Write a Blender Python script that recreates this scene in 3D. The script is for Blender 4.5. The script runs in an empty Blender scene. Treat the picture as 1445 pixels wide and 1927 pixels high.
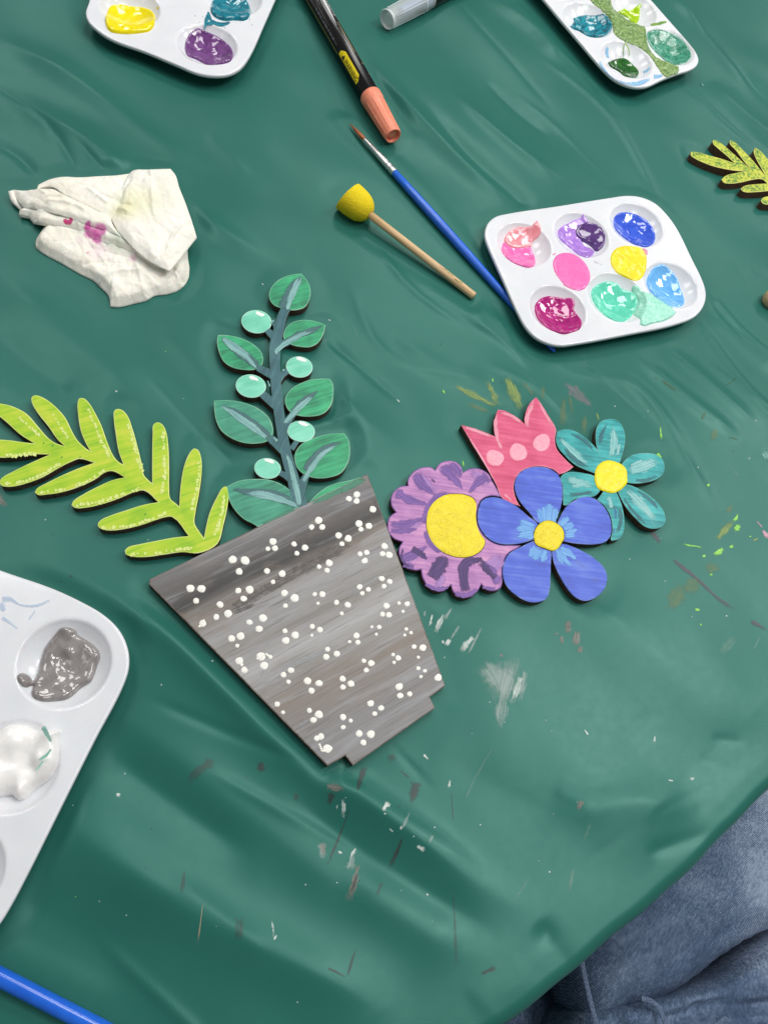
import bpy, bmesh, math, random
import numpy as np
from mathutils import Vector, Matrix, noise
from mathutils.geometry import delaunay_2d_cdt, tessellate_polygon
random.seed(7)
rng = np.random.default_rng(7)
SC = bpy.context.scene
COL = SC.collection
PI = math.pi

# ------------------------------------------------------------------ camera
F_PX, CX, CY = 1500.0, 722.5, 963.5          # focal length and centre of the 1445 x 1927 picture
TX, TY, CAM_H = -0.20, 0.46, 0.45            # table normal in camera space, camera height (m)
_n = np.array([TX, TY, 1.0]); _n /= np.linalg.norm(_n)
_u = np.cross([0, 1, 0], _n); _u /= np.linalg.norm(_u)
_v = np.cross(_n, _u)
W3 = np.array([_u, -_v, -_n])                # image axes -> world axes
cam_data = bpy.data.cameras.new('camera')
cam = bpy.data.objects.new('camera', cam_data)
COL.objects.link(cam)
cam_data.sensor_fit = 'VERTICAL'
cam_data.sensor_height = 36.0
cam_data.lens = 36.0 * F_PX / 1927.0
cam_data.clip_start = 0.01
cam_data.clip_end = 50.0
ex, ey, ez = W3[:, 0], W3[:, 1], W3[:, 2]
M = Matrix(((ex[0], -ey[0], -ez[0], 0), (ex[1], -ey[1], -ez[1], 0), (ex[2], -ey[2], -ez[2], CAM_H), (0, 0, 0, 1)))
cam.matrix_world = M
SC.camera = cam

def P(px, py, z=0.0):
    """the point of the plane at height z seen at a pixel of the photograph"""
    d = W3 @ np.array([(px - CX) / F_PX, (py - CY) / F_PX, 1.0])
    t = (z - CAM_H) / d[2]
    return np.array([d[0] * t, d[1] * t, z])
def MPP(px, py, z=0.0):
    d = W3 @ np.array([(px - CX) / F_PX, (py - CY) / F_PX, 1.0])
    return (z - CAM_H) / d[2] / F_PX          # metres per pixel (across the line of sight)

# ------------------------------------------------------------------ light
world = bpy.data.worlds.new('World'); SC.world = world
world.use_nodes = True
bg = world.node_tree.nodes['Background']
bg.inputs[0].default_value = (0.93, 0.97, 1.0, 1)
bg.inputs[1].default_value = 0.17
SUNS = [  # ceiling panels: x, y, z, size x, size y, watts
    (1.35, 0.45, 1.9, 0.60, 0.60, 16),
    (0.45, 1.00, 1.9, 0.60, 0.60, 9),
    (-0.75, 1.15, 1.9, 0.60, 0.60, 7),
    (0.60, 2.10, 1.9, 0.60, 0.60, 9),
    (2.40, 1.30, 1.9, 0.60, 0.60, 16),
    (-0.80, 2.60, 1.9, 0.60, 0.60, 8),
    (2.20, 2.60, 1.9, 0.60, 0.60, 8),
    (0.80, -0.10, 1.9, 0.60, 0.60, 7),
    (-1.60, 0.30, 1.9, 0.60, 0.60, 2),
]
for i, (x, y, z, sx, sy, w) in enumerate(SUNS):
    ld = bpy.data.lights.new('ceiling_panel', 'AREA')
    ld.shape = 'RECTANGLE'; ld.size = sx; ld.size_y = sy; ld.energy = w
    ld.color = (1.0, 0.985, 0.96)
    lo = bpy.data.objects.new('ceiling_panel', ld); COL.objects.link(lo)
    lo.location = (x, y, z)
vs = SC.view_settings
vs.view_transform = 'Standard'; vs.look = 'None'; vs.exposure = 0.20; vs.gamma = 1.0; vs.use_curve_mapping = False
SC.cycles.use_denoising = True
SC.cycles.max_bounces = 8
SC.cycles.transparent_max_bounces = 24

# ------------------------------------------------------------------ colours and materials
def lin(r, g, b, k=1.0):
    f = lambda c: (c / 255 / 12.92) if c / 255 <= 0.04045 else ((c / 255 + 0.055) / 1.055) ** 2.4
    return (f(r) * k, f(g) * k, f(b) * k, 1.0)

class NT:
    """small helper for node trees"""
    def __init__(self, name):
        self.m = bpy.data.materials.new(name); self.m.use_nodes = True
        self.t = self.m.node_tree; self.b = self.t.nodes['Principled BSDF']
        self.tc = self.t.nodes.new('ShaderNodeTexCoord')
    def n(self, typ, **kw):
        nd = self.t.nodes.new(typ)
        for k, v in kw.items():
            if k.startswith('i_'): nd.inputs[k[2:].replace('_', ' ')].default_value = v
            else: setattr(nd, k, v)
        return nd
    def l(self, a, b): self.t.links.new(a, b)
    def coords(self, rot=0.0, scale=(1, 1, 1), src=None, loc=(0, 0, 0)):
        a = self.n('ShaderNodeMapping'); a.inputs['Rotation'].default_value = (0, 0, -rot)
        b = self.n('ShaderNodeMapping'); b.inputs['Scale'].default_value = scale; b.inputs['Location'].default_value = loc
        self.l(src or self.tc.outputs['Object'], a.inputs[0]); self.l(a.outputs[0], b.inputs[0])
        return b.outputs[0]
    def noise(self, vec, scale=1.0, detail=4.0, rough=0.55, dist=0.0):
        nd = self.n('ShaderNodeTexNoise'); nd.inputs['Scale'].default_value = scale
        nd.inputs['Detail'].default_value = detail; nd.inputs['Roughness'].default_value = rough
        nd.inputs['Distortion'].default_value = dist
        self.l(vec, nd.inputs['Vector']); return nd.outputs['Fac']
    def ramp(self, fac, stops):
        r = self.n('ShaderNodeValToRGB'); e = r.color_ramp.elements
        while len(e) < len(stops): e.new(0.5)
        for i, (p, c) in enumerate(stops):
            e[i].position = p; e[i].color = c if len(c) == 4 else (*c, 1)
        self.l(fac, r.inputs[0]); return r.outputs[0]
    def mix(self, fac, a, b, blend='MIX'):
        m = self.n('ShaderNodeMix', data_type='RGBA', blend_type=blend)
        for s, v in ((0, fac), (6, a), (7, b)):
            if isinstance(v, (int, float)): m.inputs[s].default_value = v
            elif isinstance(v, tuple): m.inputs[s].default_value = v
            else: self.l(v, m.inputs[s])
        return m.outputs[2]
    def math(self, op, a, b=0.0, c=None, clamp=False):
        m = self.n('ShaderNodeMath', operation=op, use_clamp=clamp)
        for s, v in enumerate((a, b) if c is None else (a, b, c)):
            if isinstance(v, (int, float)): m.inputs[s].default_value = v
            else: self.l(v, m.inputs[s])
        return m.outputs[0]
    def bump(self, h, strength=0.3, dist=0.0005, prev=None):
        b = self.n('ShaderNodeBump'); b.inputs['Strength'].default_value = strength; b.inputs['Distance'].default_value = dist
        self.l(h, b.inputs['Height'])
        if prev is not None: self.l(prev, b.inputs['Normal'])
        self.l(b.outputs[0], self.b.inputs['Normal']); return b.outputs[0]
    def color(self, c):
        if isinstance(c, tuple): self.b.inputs['Base Color'].default_value = c
        else: self.l(c, self.b.inputs['Base Color'])
    def set(self, **kw):
        for k, v in kw.items(): self.b.inputs[k.replace('_', ' ')].default_value = v
        return self.m

def world_angle(dx, dy, at=(722, 963)):
    """angle on the table of a pixel direction"""
    a = P(at[0], at[1]); b = P(at[0] + dx, at[1] + dy)
    return math.atan2(b[1] - a[1], b[0] - a[0])

def wood_paint(name, dark, mid, light, ang, streak=0.5, rough=0.5, fine=1.0, patch=0.5, brush=None):
    """thin paint over plywood: grain streaks along ang, blotches, brush marks"""
    t = NT(name)
    g1 = t.noise(t.coords(ang, (30 * fine, 800 * fine, 1)), 1.0, 5, 0.7, 0.3)
    g2 = t.noise(t.coords(ang, (25, 320, 1), loc=(3, 1, 0)), 1.0, 4, 0.6, 0.6)
    g3 = t.noise(t.coords(ang, (70, 70, 1), loc=(7, 2, 0)), 1.0, 3, 0.5, 0.4)
    f = t.math('ADD', t.math('MULTIPLY', g1, 0.5 * streak + 0.1), t.math('MULTIPLY', g2, 0.6))
    f = t.math('ADD', f, t.math('MULTIPLY', g3, patch))
    tot = 0.5 * streak + 0.1 + 0.6 + patch
    f = t.math('DIVIDE', f, tot)
    c = t.ramp(f, [(0.38, dark), (0.5, mid), (0.62, light)])
    t.color(c)
    if brush is not None:
        b = t.noise(t.coords(brush, (40, 900, 1)), 1.0, 3, 0.6, 0.4)
        t.bump(b, 0.35, 0.0003)
    else:
        t.bump(g1, 0.35, 0.0003)
    return t.set(Roughness=rough, IOR=1.45)

def plain(name, c, rough=0.4, **kw):
    t = NT(name); t.color(c)
    return t.set(Roughness=rough, **kw)

def vary(name, a, b, scale=200, rough=0.4, bump=0.0, **kw):
    t = NT(name)
    f = t.noise(t.coords(0, (scale, scale, scale)), 1.0, 4, 0.55)
    t.color(t.ramp(f, [(0.35, a), (0.65, b)]))
    if bump: t.bump(f, bump, 0.0006)
    return t.set(Roughness=rough, **kw)

def dry_brush(name, c1, c2, opacity=1.0, dry=0.5, rough=0.45, wear=1.0, gain=2.4):
    """brushed paint: bristle streaks along the stroke, ragged sides and ends"""
    t = NT(name)
    uv = t.n('ShaderNodeUVMap', uv_map='stroke').outputs[0]
    sep = t.n('ShaderNodeSeparateXYZ'); t.l(uv, sep.inputs[0])
    at = t.n('ShaderNodeAttribute', attribute_name='ends').outputs['Fac']
    lines = t.noise(t.coords(0, (60, 1150, 1), src=uv), 1.0, 4, 0.65, 0.2)
    lumps = t.noise(t.coords(0, (300, 300, 300)), 1.0, 4, 0.65)
    speck = t.noise(t.coords(0, (1300, 1300, 1300)), 1.0, 3, 0.7)
    f = t.math('ADD', t.math('MULTIPLY', lines, 0.50), t.math('MULTIPLY', lumps, 0.35))
    f = t.math('ADD', f, t.math('MULTIPLY', speck, 0.30 * wear))
    f = t.math('MULTIPLY', t.math('SUBTRACT', f, 0.425 + 0.15 * wear), 2.6)
    f = t.math('ADD', f, t.math('ADD', at, 0.0 - dry))
    f = t.math('MULTIPLY', f, gain, clamp=True)
    f = t.math('MULTIPLY', f, opacity)
    t.l(f, t.b.inputs['Alpha'])
    t.color(t.ramp(lines, [(0.38, c1), (0.62, c2)]))
    t.bump(lines, 0.25, 0.0002)
    return t.set(Roughness=rough)

# ------------------------------------------------------------------ objects
def tag(o, label=None, cat=None, group=None, kind=None):
    if label: o['label'] = label
    if cat: o['category'] = cat
    if group: o['group'] = group
    if kind: o['kind'] = kind
    return o
def thing(name, label, cat, loc, group=None):
    o = bpy.data.objects.new(name, None); COL.objects.link(o)
    o.empty_display_size = 0.01
    o.location = loc
    return tag(o, label, cat, group)
def mesh_obj(name, verts, faces, mats, parent=None, smooth=False, mi=None, label=None, uv=None, att=None, loc=None):
    off = Vector((0, 0, 0))
    q = parent
    while q is not None: off += q.location; q = q.parent
    if loc is not None: off += Vector(loc)
    me = bpy.data.meshes.new(name)
    vv = [(v[0] - off[0], v[1] - off[1], v[2] - off[2]) for v in verts]
    me.from_pydata(vv, [], [tuple(int(i) for i in f) for f in faces])
    for m in (mats if isinstance(mats, (list, tuple)) else [mats]): me.materials.append(m)
    if mi is not None: me.polygons.foreach_set('material_index', np.array(mi, dtype=np.int32))
    if smooth is True: me.polygons.foreach_set('use_smooth', np.ones(len(me.polygons), dtype=bool))
    elif smooth is not False: me.polygons.foreach_set('use_smooth', np.array(smooth, dtype=bool))
    if uv is not None:
        lay = me.uv_layers.new(name='stroke')
        for lp in me.loops: lay.data[lp.index].uv = uv[lp.vertex_index]
    if att is not None:
        a = me.attributes.new('ends', 'FLOAT', 'POINT'); a.data.foreach_set('value', np.array(att, dtype=np.float32))
    me.update()
    o = bpy.data.objects.new(name, me); COL.objects.link(o)
    if parent is not None: o.parent = parent
    if loc is not None: o.location = loc
    if label: o['label'] = label
    return o
class Acc:
    """collects several shapes into one mesh"""
    def __init__(self): self.v = []; self.f = []; self.mi = []; self.uv = []; self.att = []
    def add(self, v, f, mi=0, uv=None, att=None):
        b = len(self.v); self.v += [tuple(p) for p in v]
        self.f += [tuple(i + b for i in q) for q in f]
        self.mi += ([mi] * len(f) if isinstance(mi, int) else list(mi))
        if uv is not None: self.uv += list(uv); self.att += list(att)
    def build(self, name, mats, parent=None, smooth=False, **kw):
        return mesh_obj(name, self.v, self.f, mats, parent, smooth, self.mi, uv=self.uv or None, att=self.att or None, **kw)

# ------------------------------------------------------------------ outlines
def R(ox, oy, s):
    return lambda pts: [(ox + x / s, oy + y / s) for x, y in pts]
R1 = R(0, 500, 2.0643); R2 = R(700, 700, 2.4083); R3 = R(240, 860, 2.2578); R4 = R(880, 340, 3.0104)
R5 = R(130, 0, 2.0643); R6 = R(960, 0, 2.979); RL = R(0, 1050, 2.963); RN = R(0, 290, 3.440); RD = R(620, 220, 3.284)
RB = R(560, 0, 4.817); RS = R(500, 1150, 2.4083); RT = R(200, 1350, 2.0643); RG = R(1150, 700, 3.505)

def smooth_loop(pts, corner=62, sub=5, closed=True):
    """Catmull-Rom through the points; sharp turns stay sharp"""
    n = len(pts); p = [np.array(q, float) for q in pts]; out = []
    def tang(i):
        if not closed and i in (0, n - 1): return None
        a = p[i] - p[i - 1]; b = p[(i + 1) % n] - p[i]
        la, lb = np.linalg.norm(a), np.linalg.norm(b)
        if la < 1e-9 or lb < 1e-9: return None
        c = np.dot(a, b) / la / lb
        if math.degrees(math.acos(max(-1, min(1, c)))) > corner: return None
        t = a / la + b / lb
        return t / (np.linalg.norm(t) + 1e-9)
    T = [tang(i) for i in range(n)]
    for i in range(n if closed else n - 1):
        j = (i + 1) % n; d = p[j] - p[i]; L = np.linalg.norm(d)
        t0 = T[i] * L if T[i] is not None else d * 0.9
        t1 = T[j] * L if T[j] is not None else d * 0.9
        for k in range(sub):
            s = k / sub
            h00 = 2 * s**3 - 3 * s**2 + 1; h10 = s**3 - 2 * s**2 + s; h01 = -2 * s**3 + 3 * s**2; h11 = s**3 - s**2
            out.append(h00 * p[i] + h10 * t0 + h01 * p[j] + h11 * t1)
    if not closed: out.append(p[-1])
    return out
def to_world(pts, z): return [P(x, y, z) for x, y in pts]
def area2(w):
    return sum(w[i - 1][0] * w[i][1] - w[i][0] * w[i - 1][1] for i in range(len(w)))
def ccw(w): return w if area2(w) > 0 else w[::-1]
def clean(w, eps=1e-5):
    out = [w[0]]
    for q in w[1:]:
        if np.hypot(q[0] - out[-1][0], q[1] - out[-1][1]) > eps: out.append(q)
    if np.hypot(out[0][0] - out[-1][0], out[0][1] - out[-1][1]) < eps: out.pop()
    return out
def inset(w, d):
    n = len(w); out = []
    for i in range(n):
        a = np.array(w[i][:2]) - np.array(w[i - 1][:2]); b = np.array(w[(i + 1) % n][:2]) - np.array(w[i][:2])
        a /= np.linalg.norm(a) + 1e-12; b /= np.linalg.norm(b) + 1e-12
        na, nb = np.array([-a[1], a[0]]), np.array([-b[1], b[0]])
        m = na + nb; L = np.linalg.norm(m)
        m = m / L if L > 1e-6 else na
        k = d / max(0.45, float(np.dot(m, na)))
        out.append((w[i][0] + m[0] * k, w[i][1] + m[1] * k))
    return out
WOOD_T = 0.006
def cutout_geo(w, z0, z1, rim=0.0006, drop=0.0002):
    """a laser-cut plate: flat top, worn rim, straight burnt sides. material slots: 0 top, 1 rim, 2 side"""
    w = clean(ccw([np.array(q[:2]) for q in w])); n = len(w)
    ins = inset(w, rim)
    v = [(q[0], q[1], z0) for q in w] + [(q[0], q[1], z1 - drop) for q in w] + [(q[0], q[1], z1) for q in ins]
    f = []; mi = []
    for i in range(n):
        j = (i + 1) % n
        f.append((i, j, n + j, n + i)); mi.append(2)
        f.append((n + i, n + j, 2 * n + j, 2 * n + i)); mi.append(1)
    for t in tessellate_polygon([[Vector((q[0], q[1], 0)) for q in ins]]):
        a, b, c = t
        A, B, C = ins[a], ins[b], ins[c]
        if (B[0] - A[0]) * (C[1] - A[1]) - (B[1] - A[1]) * (C[0] - A[0]) < 0: b, c = c, b
        f.append((2 * n + a, 2 * n + b, 2 * n + c)); mi.append(0)
    f.append(tuple(range(n - 1, -1, -1))); mi.append(2)
    return v, f, mi
def cutout(name, pts, mats, parent, z1=WOOD_T, z0=0.0, corner=62, sub=5, label=None, smooth_pts=True, rim=0.0006):
    q = smooth_loop(pts, corner, sub) if smooth_pts else pts
    v, f, mi = cutout_geo(to_world(q, z1), z0, z1, rim)
    return mesh_obj(name, v, f, mats, parent, False, mi, label=label)

def stroke_geo(pts, w, z, seg=14, zf=None, nw=6, taper=(0.5, 0.5), jit=0.12):
    """a ribbon of paint along pixel points; w = width or widths in pixels"""
    p = smooth_loop(pts, 100, max(3, seg // max(1, len(pts) - 1)), closed=False) if len(pts) > 2 else [np.array(pts[0]) + (np.array(pts[1]) - np.array(pts[0])) * k / seg for k in range(seg + 1)]
    n = len(p); v = []; uv = []; att = []; f = []
    ws = np.interp(np.linspace(0, 1, n), np.linspace(0, 1, len(w)), w) if isinstance(w, (list, tuple)) else np.full(n, float(w))
    L = 0.0; r0 = random.random() * 5
    for i in range(n):
        a = p[max(0, i - 1)]; b = p[min(n - 1, i + 1)]; d = (b - a) / (np.linalg.norm(b - a) + 1e-9); nn = np.array([-d[1], d[0]])
        s = i / (n - 1); e = min(s / max(taper[0], 1e-3), (1 - s) / max(taper[1], 1e-3), 1.0)
        wj = ws[i] * (1 + jit * (noise.noise(Vector((s * 6, r0, 0)))))
        if i: L += np.linalg.norm(P(*p[i], 0) - P(*p[i - 1], 0))
        for k in range(nw + 1):
            q = k / nw * 2 - 1
            v.append(p[i] + nn * wj / 2 * q)
            uv.append((L + r0, wj / 2 * q * 0.00033 + r0)); att.append(min(1.0, (1 - abs(q)) * 1.7) * (e ** 0.7))
    C = np.array(v); D = W3 @ np.stack([(C[:, 0] - CX) / F_PX, (C[:, 1] - CY) / F_PX, np.ones(len(C))])
    zz = np.full(len(C), float(z))
    for _ in range(3 if zf is not None else 1):
        t_ = (zz - CAM_H) / D[2]; X, Y = D[0] * t_, D[1] * t_
        if zf is not None: zz = zf(X, Y) + z
    t_ = (zz - CAM_H) / D[2]
    v = list(np.stack([D[0] * t_, D[1] * t_, zz], 1))
    m = nw + 1
    for i in range(n - 1):
        for k in range(nw): f.append((i * m + k, i * m + k + 1, (i + 1) * m + k + 1, (i + 1) * m + k))
    return v, f, uv, att
def disc_geo(cx, cy, rx, ry, z, h=0.0003, ang=0.0, seg=18, wob=0.06, rings=(1.0, 0.86, 0.55)):
    """a small raised dab of paint, in pixels"""
    v = []; f = []; r0 = random.random() * 50
    hs = [0.0, 0.7, 1.0]
    for k, q in enumerate(rings):
        for i in range(seg):
            a = 2 * PI * i / seg
            w = 1 + wob * noise.noise(Vector((math.cos(a) * 1.3 + r0, math.sin(a) * 1.3, r0)))
            x, y = rx * q * w * math.cos(a), ry * q * w * math.sin(a)
            v.append(P(cx + x * math.cos(ang) - y * math.sin(ang), cy + x * math.sin(ang) + y * math.cos(ang), z + h * hs[k]))
    for k in range(len(rings) - 1):
        for i in range(seg):
            j = (i + 1) % seg
            f.append((k * seg + j, k * seg + i, (k + 1) * seg + i, (k + 1) * seg + j))
    b = (len(rings) - 1) * seg
    v.append(P(cx, cy, z + h * 1.02)); c = len(v) - 1
    for i in range(seg): f.append((b + (i + 1) % seg, b + i, c))
    return v, f

def in_poly(X, Y, w):
    ins = np.zeros(X.shape, bool); n = len(w); j = n - 1
    for i in range(n):
        xi, yi, xj, yj = w[i][0], w[i][1], w[j][0], w[j][1]
        c = ((yi > Y) != (yj > Y)) & (X < (xj - xi) * (Y - yi) / (yj - yi + 1e-15) + xi)
        ins ^= c; j = i
    return ins
def dist_poly(X, Y, w, closed=True):
    d = np.full(X.shape, 1e9); n = len(w)
    for i in range(n if closed else n - 1):
        a = np.array(w[i][:2]); b = np.array(w[(i + 1) % n][:2]); ab = b - a; L2 = ab @ ab + 1e-18
        t = np.clip(((X - a[0]) * ab[0] + (Y - a[1]) * ab[1]) / L2, 0, 1)
        d = np.minimum(d, np.hypot(X - a[0] - t * ab[0], Y - a[1] - t * ab[1]))
    return d
def patch_pts(w, spacing, extra=None, excl=None):
    """triangulate the inside of a world outline with an even scatter of points"""
    w = clean(ccw([np.array(q[:2]) for q in w])); n = len(w)
    W = np.array(w); x0, y0 = W.min(0); x1, y1 = W.max(0)
    gx = np.arange(x0, x1, spacing); gy = np.arange(y0, y1, spacing * 0.866)
    X, Y = np.meshgrid(gx, gy); X = X + (np.arange(len(gy)) % 2)[:, None] * spacing / 2
    X = X.ravel() + rng.uniform(-.12, .12, X.size) * spacing; Y = Y.ravel() + rng.uniform(-.12, .12, Y.size) * spacing
    k = in_poly(X, Y, w)
    X, Y = X[k], Y[k]
    k = dist_poly(X, Y, w) > spacing * 0.45
    X, Y = X[k], Y[k]
    if excl is not None:
        k = excl(X, Y); X, Y = X[k], Y[k]
    pts = [Vector((float(q[0]), float(q[1]))) for q in w]
    if extra is not None and len(extra):
        E_ = np.array(extra); k = in_poly(E_[:, 0], E_[:, 1], w); E_ = E_[k]
        k = dist_poly(E_[:, 0], E_[:, 1], w) > spacing * 0.25; E_ = E_[k]
        pts += [Vector((float(a), float(b))) for a, b in E_]
    pts += [Vector((float(a), float(b))) for a, b in zip(X, Y)]
    r = delaunay_2d_cdt(pts, [(i, (i + 1) % n) for i in range(n)], [], 1, 1e-7)
    V = np.array([(q[0], q[1]) for q in r[0]]); Fc = []
    for t in r[2]:
        A, B, C = V[t[0]], V[t[1]], V[t[2]]
        if (B[0] - A[0]) * (C[1] - A[1]) - (B[1] - A[1]) * (C[0] - A[0]) < 0: t = (t[0], t[2], t[1])
        Fc.append(tuple(t))
    # boundary ring in output order
    ring = []
    for i in range(n):
        d = (V[:, 0] - w[i][0]) ** 2 + (V[:, 1] - w[i][1]) ** 2
        ring.append(int(np.argmin(d)))
    return V, Fc, ring, w

def lathe_geo(A, B, prof, seg=28, cap0=True, cap1=True):
    """a turned shape along A->B; prof = (fraction along, radius)"""
    A, B = np.array(A), np.array(B); d = B - A; L = np.linalg.norm(d); d /= L
    e1 = np.cross(d, [0, 0, 1.0]); e1 /= np.linalg.norm(e1); e2 = np.cross(e1, d)
    v = []; f = []
    for s, r in prof:
        for i in range(seg):
            a = 2 * PI * i / seg
            v.append(A + d * L * s + (e1 * math.cos(a) + e2 * math.sin(a)) * r)
    for k in range(len(prof) - 1):
        for i in range(seg):
            j = (i + 1) % seg
            f.append((k * seg + i, (k + 1) * seg + i, (k + 1) * seg + j, k * seg + j))
    if cap0: f.append(tuple(range(seg)))
    if cap1: f.append(tuple((len(prof) - 1) * seg + i for i in range(seg - 1, -1, -1)))
    return v, f

# ---- outlines that also tell the cloth where things lie
FERN = R1([(845,1080),(868,1010),(885,930),(888,872),(880,857),(868,860),(845,895),(815,960),(800,1020),(793,1057),(770,1025),(757,1000),
 (760,960),(775,880),(785,790),(782,745),(770,715),(755,709),(742,720),(720,765),(703,850),(697,935),(680,920),(663,905),(658,860),(658,790),(655,700),(645,640),(630,615),(612,608),(597,617),(594,650),(592,740),(592,845),
 (575,830),(560,812),(552,770),(535,700),(515,630),(495,580),(475,560),(458,556),(445,563),(443,590),(450,650),(462,720),(480,772),(460,760),(440,735),
 (420,690),(395,620),(370,570),(345,530),(325,514),(308,515),(303,530),(305,580),(315,640),(335,690),(352,720),(330,705),(300,675),
 (280,640),(255,590),(225,555),(190,525),(155,506),(138,503),(125,510),(125,530),(150,575),(190,625),(225,675),(252,700),(220,690),(190,670),
 (150,625),(105,575),(60,550),(20,538),(-20,537),(-28,548),(-10,575),(30,610),(80,655),(135,690),(90,685),(40,678),(-10,676),(-60,690),(-85,712),(-60,735),(0,745),(60,742),(130,732),(195,733),
 (150,752),(100,775),(50,800),(10,823),(0,838),(5,852),(25,858),(60,856),(110,843),(170,820),(230,785),(285,758),(310,750),(367,765),
 (310,785),(240,815),(180,845),(145,865),(136,880),(150,890),(185,888),(240,880),(310,858),(370,830),(415,800),(440,798),(486,822),
 (440,832),(380,858),(320,890),(285,915),(279,930),(292,940),(330,940),(390,928),(460,905),(520,880),(560,873),(615,918),
 (560,928),(490,950),(430,970),(390,990),(381,1005),(390,1020),(420,1028),(470,1025),(540,1010),(600,990),(645,976),(670,976),(733,1050),
 (680,1055),(600,1070),(540,1082),(500,1092),(486,1105),(490,1120),(520,1130),(580,1130),(650,1120),(710,1112),(772,1116)])
POT = R3([(95,519),(1015,73),(1023,82),(1350,972),(1283,1020),(1306,1066),(958,1310),(926,1268),(850,1312),(93,540)])
LEAVES = [R1(q) for q in (
 [(1172,30),(1140,33),(1100,45),(1065,70),(1047,100),(1048,130),(1062,150),(1085,162),(1110,170),(1150,172),(1185,160),(1203,130),(1207,95),(1198,65)],
 [(1266,230),(1230,216),(1180,210),(1140,218),(1112,240),(1102,265),(1105,288),(1130,305),(1170,315),(1205,315),(1235,300),(1255,270)],
 [(848,268),(890,270),(940,282),(985,305),(1015,335),(1023,365),(1015,390),(990,403),(950,404),(905,395),(870,372),(850,330),(844,295)],
 [(1280,438),(1220,440),(1170,455),(1130,480),(1110,510),(1110,540),(1125,565),(1160,582),(1210,585),(1255,575),(1285,545),(1295,500),(1292,455)],
 [(832,523),(890,522),(950,532),(1005,555),(1045,590),(1060,625),(1060,655),(1040,680),(1000,690),(950,688),(900,670),(860,640),(840,600),(833,560)],
 [(1337,650),(1280,653),(1220,668),(1175,690),(1150,720),(1145,750),(1155,785),(1185,812),(1230,825),(1280,822),(1325,805),(1352,765),(1360,715),(1352,670)],
 [(880,858),(930,835),(990,828),(1050,832),(1105,855),(1140,885),(1160,915),(1168,936),(1003,1015),(985,1003),(950,985),(910,945),(888,900)],
 [(1200,921),(1225,893),(1265,862),(1310,844),(1360,833),(1395,823),(1413,818)])]
TULIP = R2([(403,240),(440,248),(490,265),(530,280),(562,295),(553,260),(555,220),(562,190),(570,170),(600,175),(640,195),(670,215),(690,235),(692,205),(700,170),(720,135),(743,113),(770,150),(800,200),(833,262),(828,300),(835,345),(870,390),(912,430),(880,452),(847,464),
 (830,447),(800,434),(760,427),(715,432),(680,446),(653,476),(641,515),(647,560),(665,600),(672,608),(625,592),(588,570),(560,505),(520,435),(470,350)])
PURPLE = R2([(543,492),(530,465),(505,445),(470,435),(435,440),(412,455),(402,425),(375,405),(340,402),(305,415),(285,445),(270,432),(240,430),(205,440),(175,465),(162,490),(163,515),(130,518),(100,540),(85,575),(90,610),(108,635),(85,650),(70,685),(75,725),(100,755),(138,770),(122,800),(128,845),(155,880),(195,898),(222,895),
 (230,935),(260,975),(300,993),(340,980),(357,965),(370,1000),(405,1022),(445,1018),(480,990),(495,962),(515,985),(550,992),(582,978),(590,950),(588,920),(593,865),(621,818),(668,792),(672,785),(640,785),(578,783),(532,764),(496,728),(476,682),(478,618),(497,578),(535,561),(584,566),(560,520)])
BLUE = [R2(q) for q in (
 [(752,682),(715,640),(680,600),(655,560),(645,510),(656,474),(683,446),(721,432),(765,430),(808,440),(843,466),(860,510),(862,560),(855,610),(840,650),(828,680)],
 [(838,694),(855,650),(880,610),(920,580),(965,563),(1010,575),(1050,610),(1075,655),(1085,700),(1078,745),(1055,770),(1010,780),(960,780),(910,775),(862,766)],
 [(860,778),(905,790),(960,815),(1015,850),(1055,895),(1065,940),(1050,985),(1015,1020),(965,1037),(920,1020),(880,975),(845,915),(822,860),(813,806)],
 [(808,806),(810,860),(808,920),(805,980),(790,1025),(750,1043),(700,1038),(650,1010),(610,970),(592,920),(597,865),(625,820),(670,795),(720,770),(748,764)],
 [(744,754),(690,772),(640,780),(580,778),(535,760),(500,725),(480,680),(482,620),(500,582),(535,567),(580,572),(625,590),(670,620),(710,655),(750,690)])]
TEAL = [R2(q) for q in (
 [(1040,410),(1020,350),(1012,300),(1018,250),(1040,222),(1080,212),(1115,222),(1138,255),(1147,300),(1140,350),(1120,415)],
 [(1125,430),(1150,395),(1180,375),(1230,367),(1280,372),(1315,395),(1325,430),(1318,460),(1290,485),(1240,500),(1190,505),(1145,500)],
 [(1145,510),(1200,525),(1250,555),(1300,600),(1325,640),(1328,680),(1310,702),(1275,710),(1235,700),(1195,665),(1155,620),(1125,570),(1112,540)],
 [(1105,540),(1130,600),(1142,660),(1140,720),(1120,755),(1085,765),(1081,757),(1088,725),(1088,700),(1079,653),(1053,607),(1020,578),(1034,560),(1050,536)],
 [(1035,530),(1010,560),(965,568),(915,578),(880,604),(866,602),(864,560),(862,510),(852,482),(870,460),(905,452),(960,458),(1005,470),(1025,490)],
 [(1012,460),(960,440),(920,420),(870,375),(840,335),(832,298),(840,268),(880,258),(925,270),(975,305),(1015,345),(1040,390),(1040,430)])]
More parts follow.
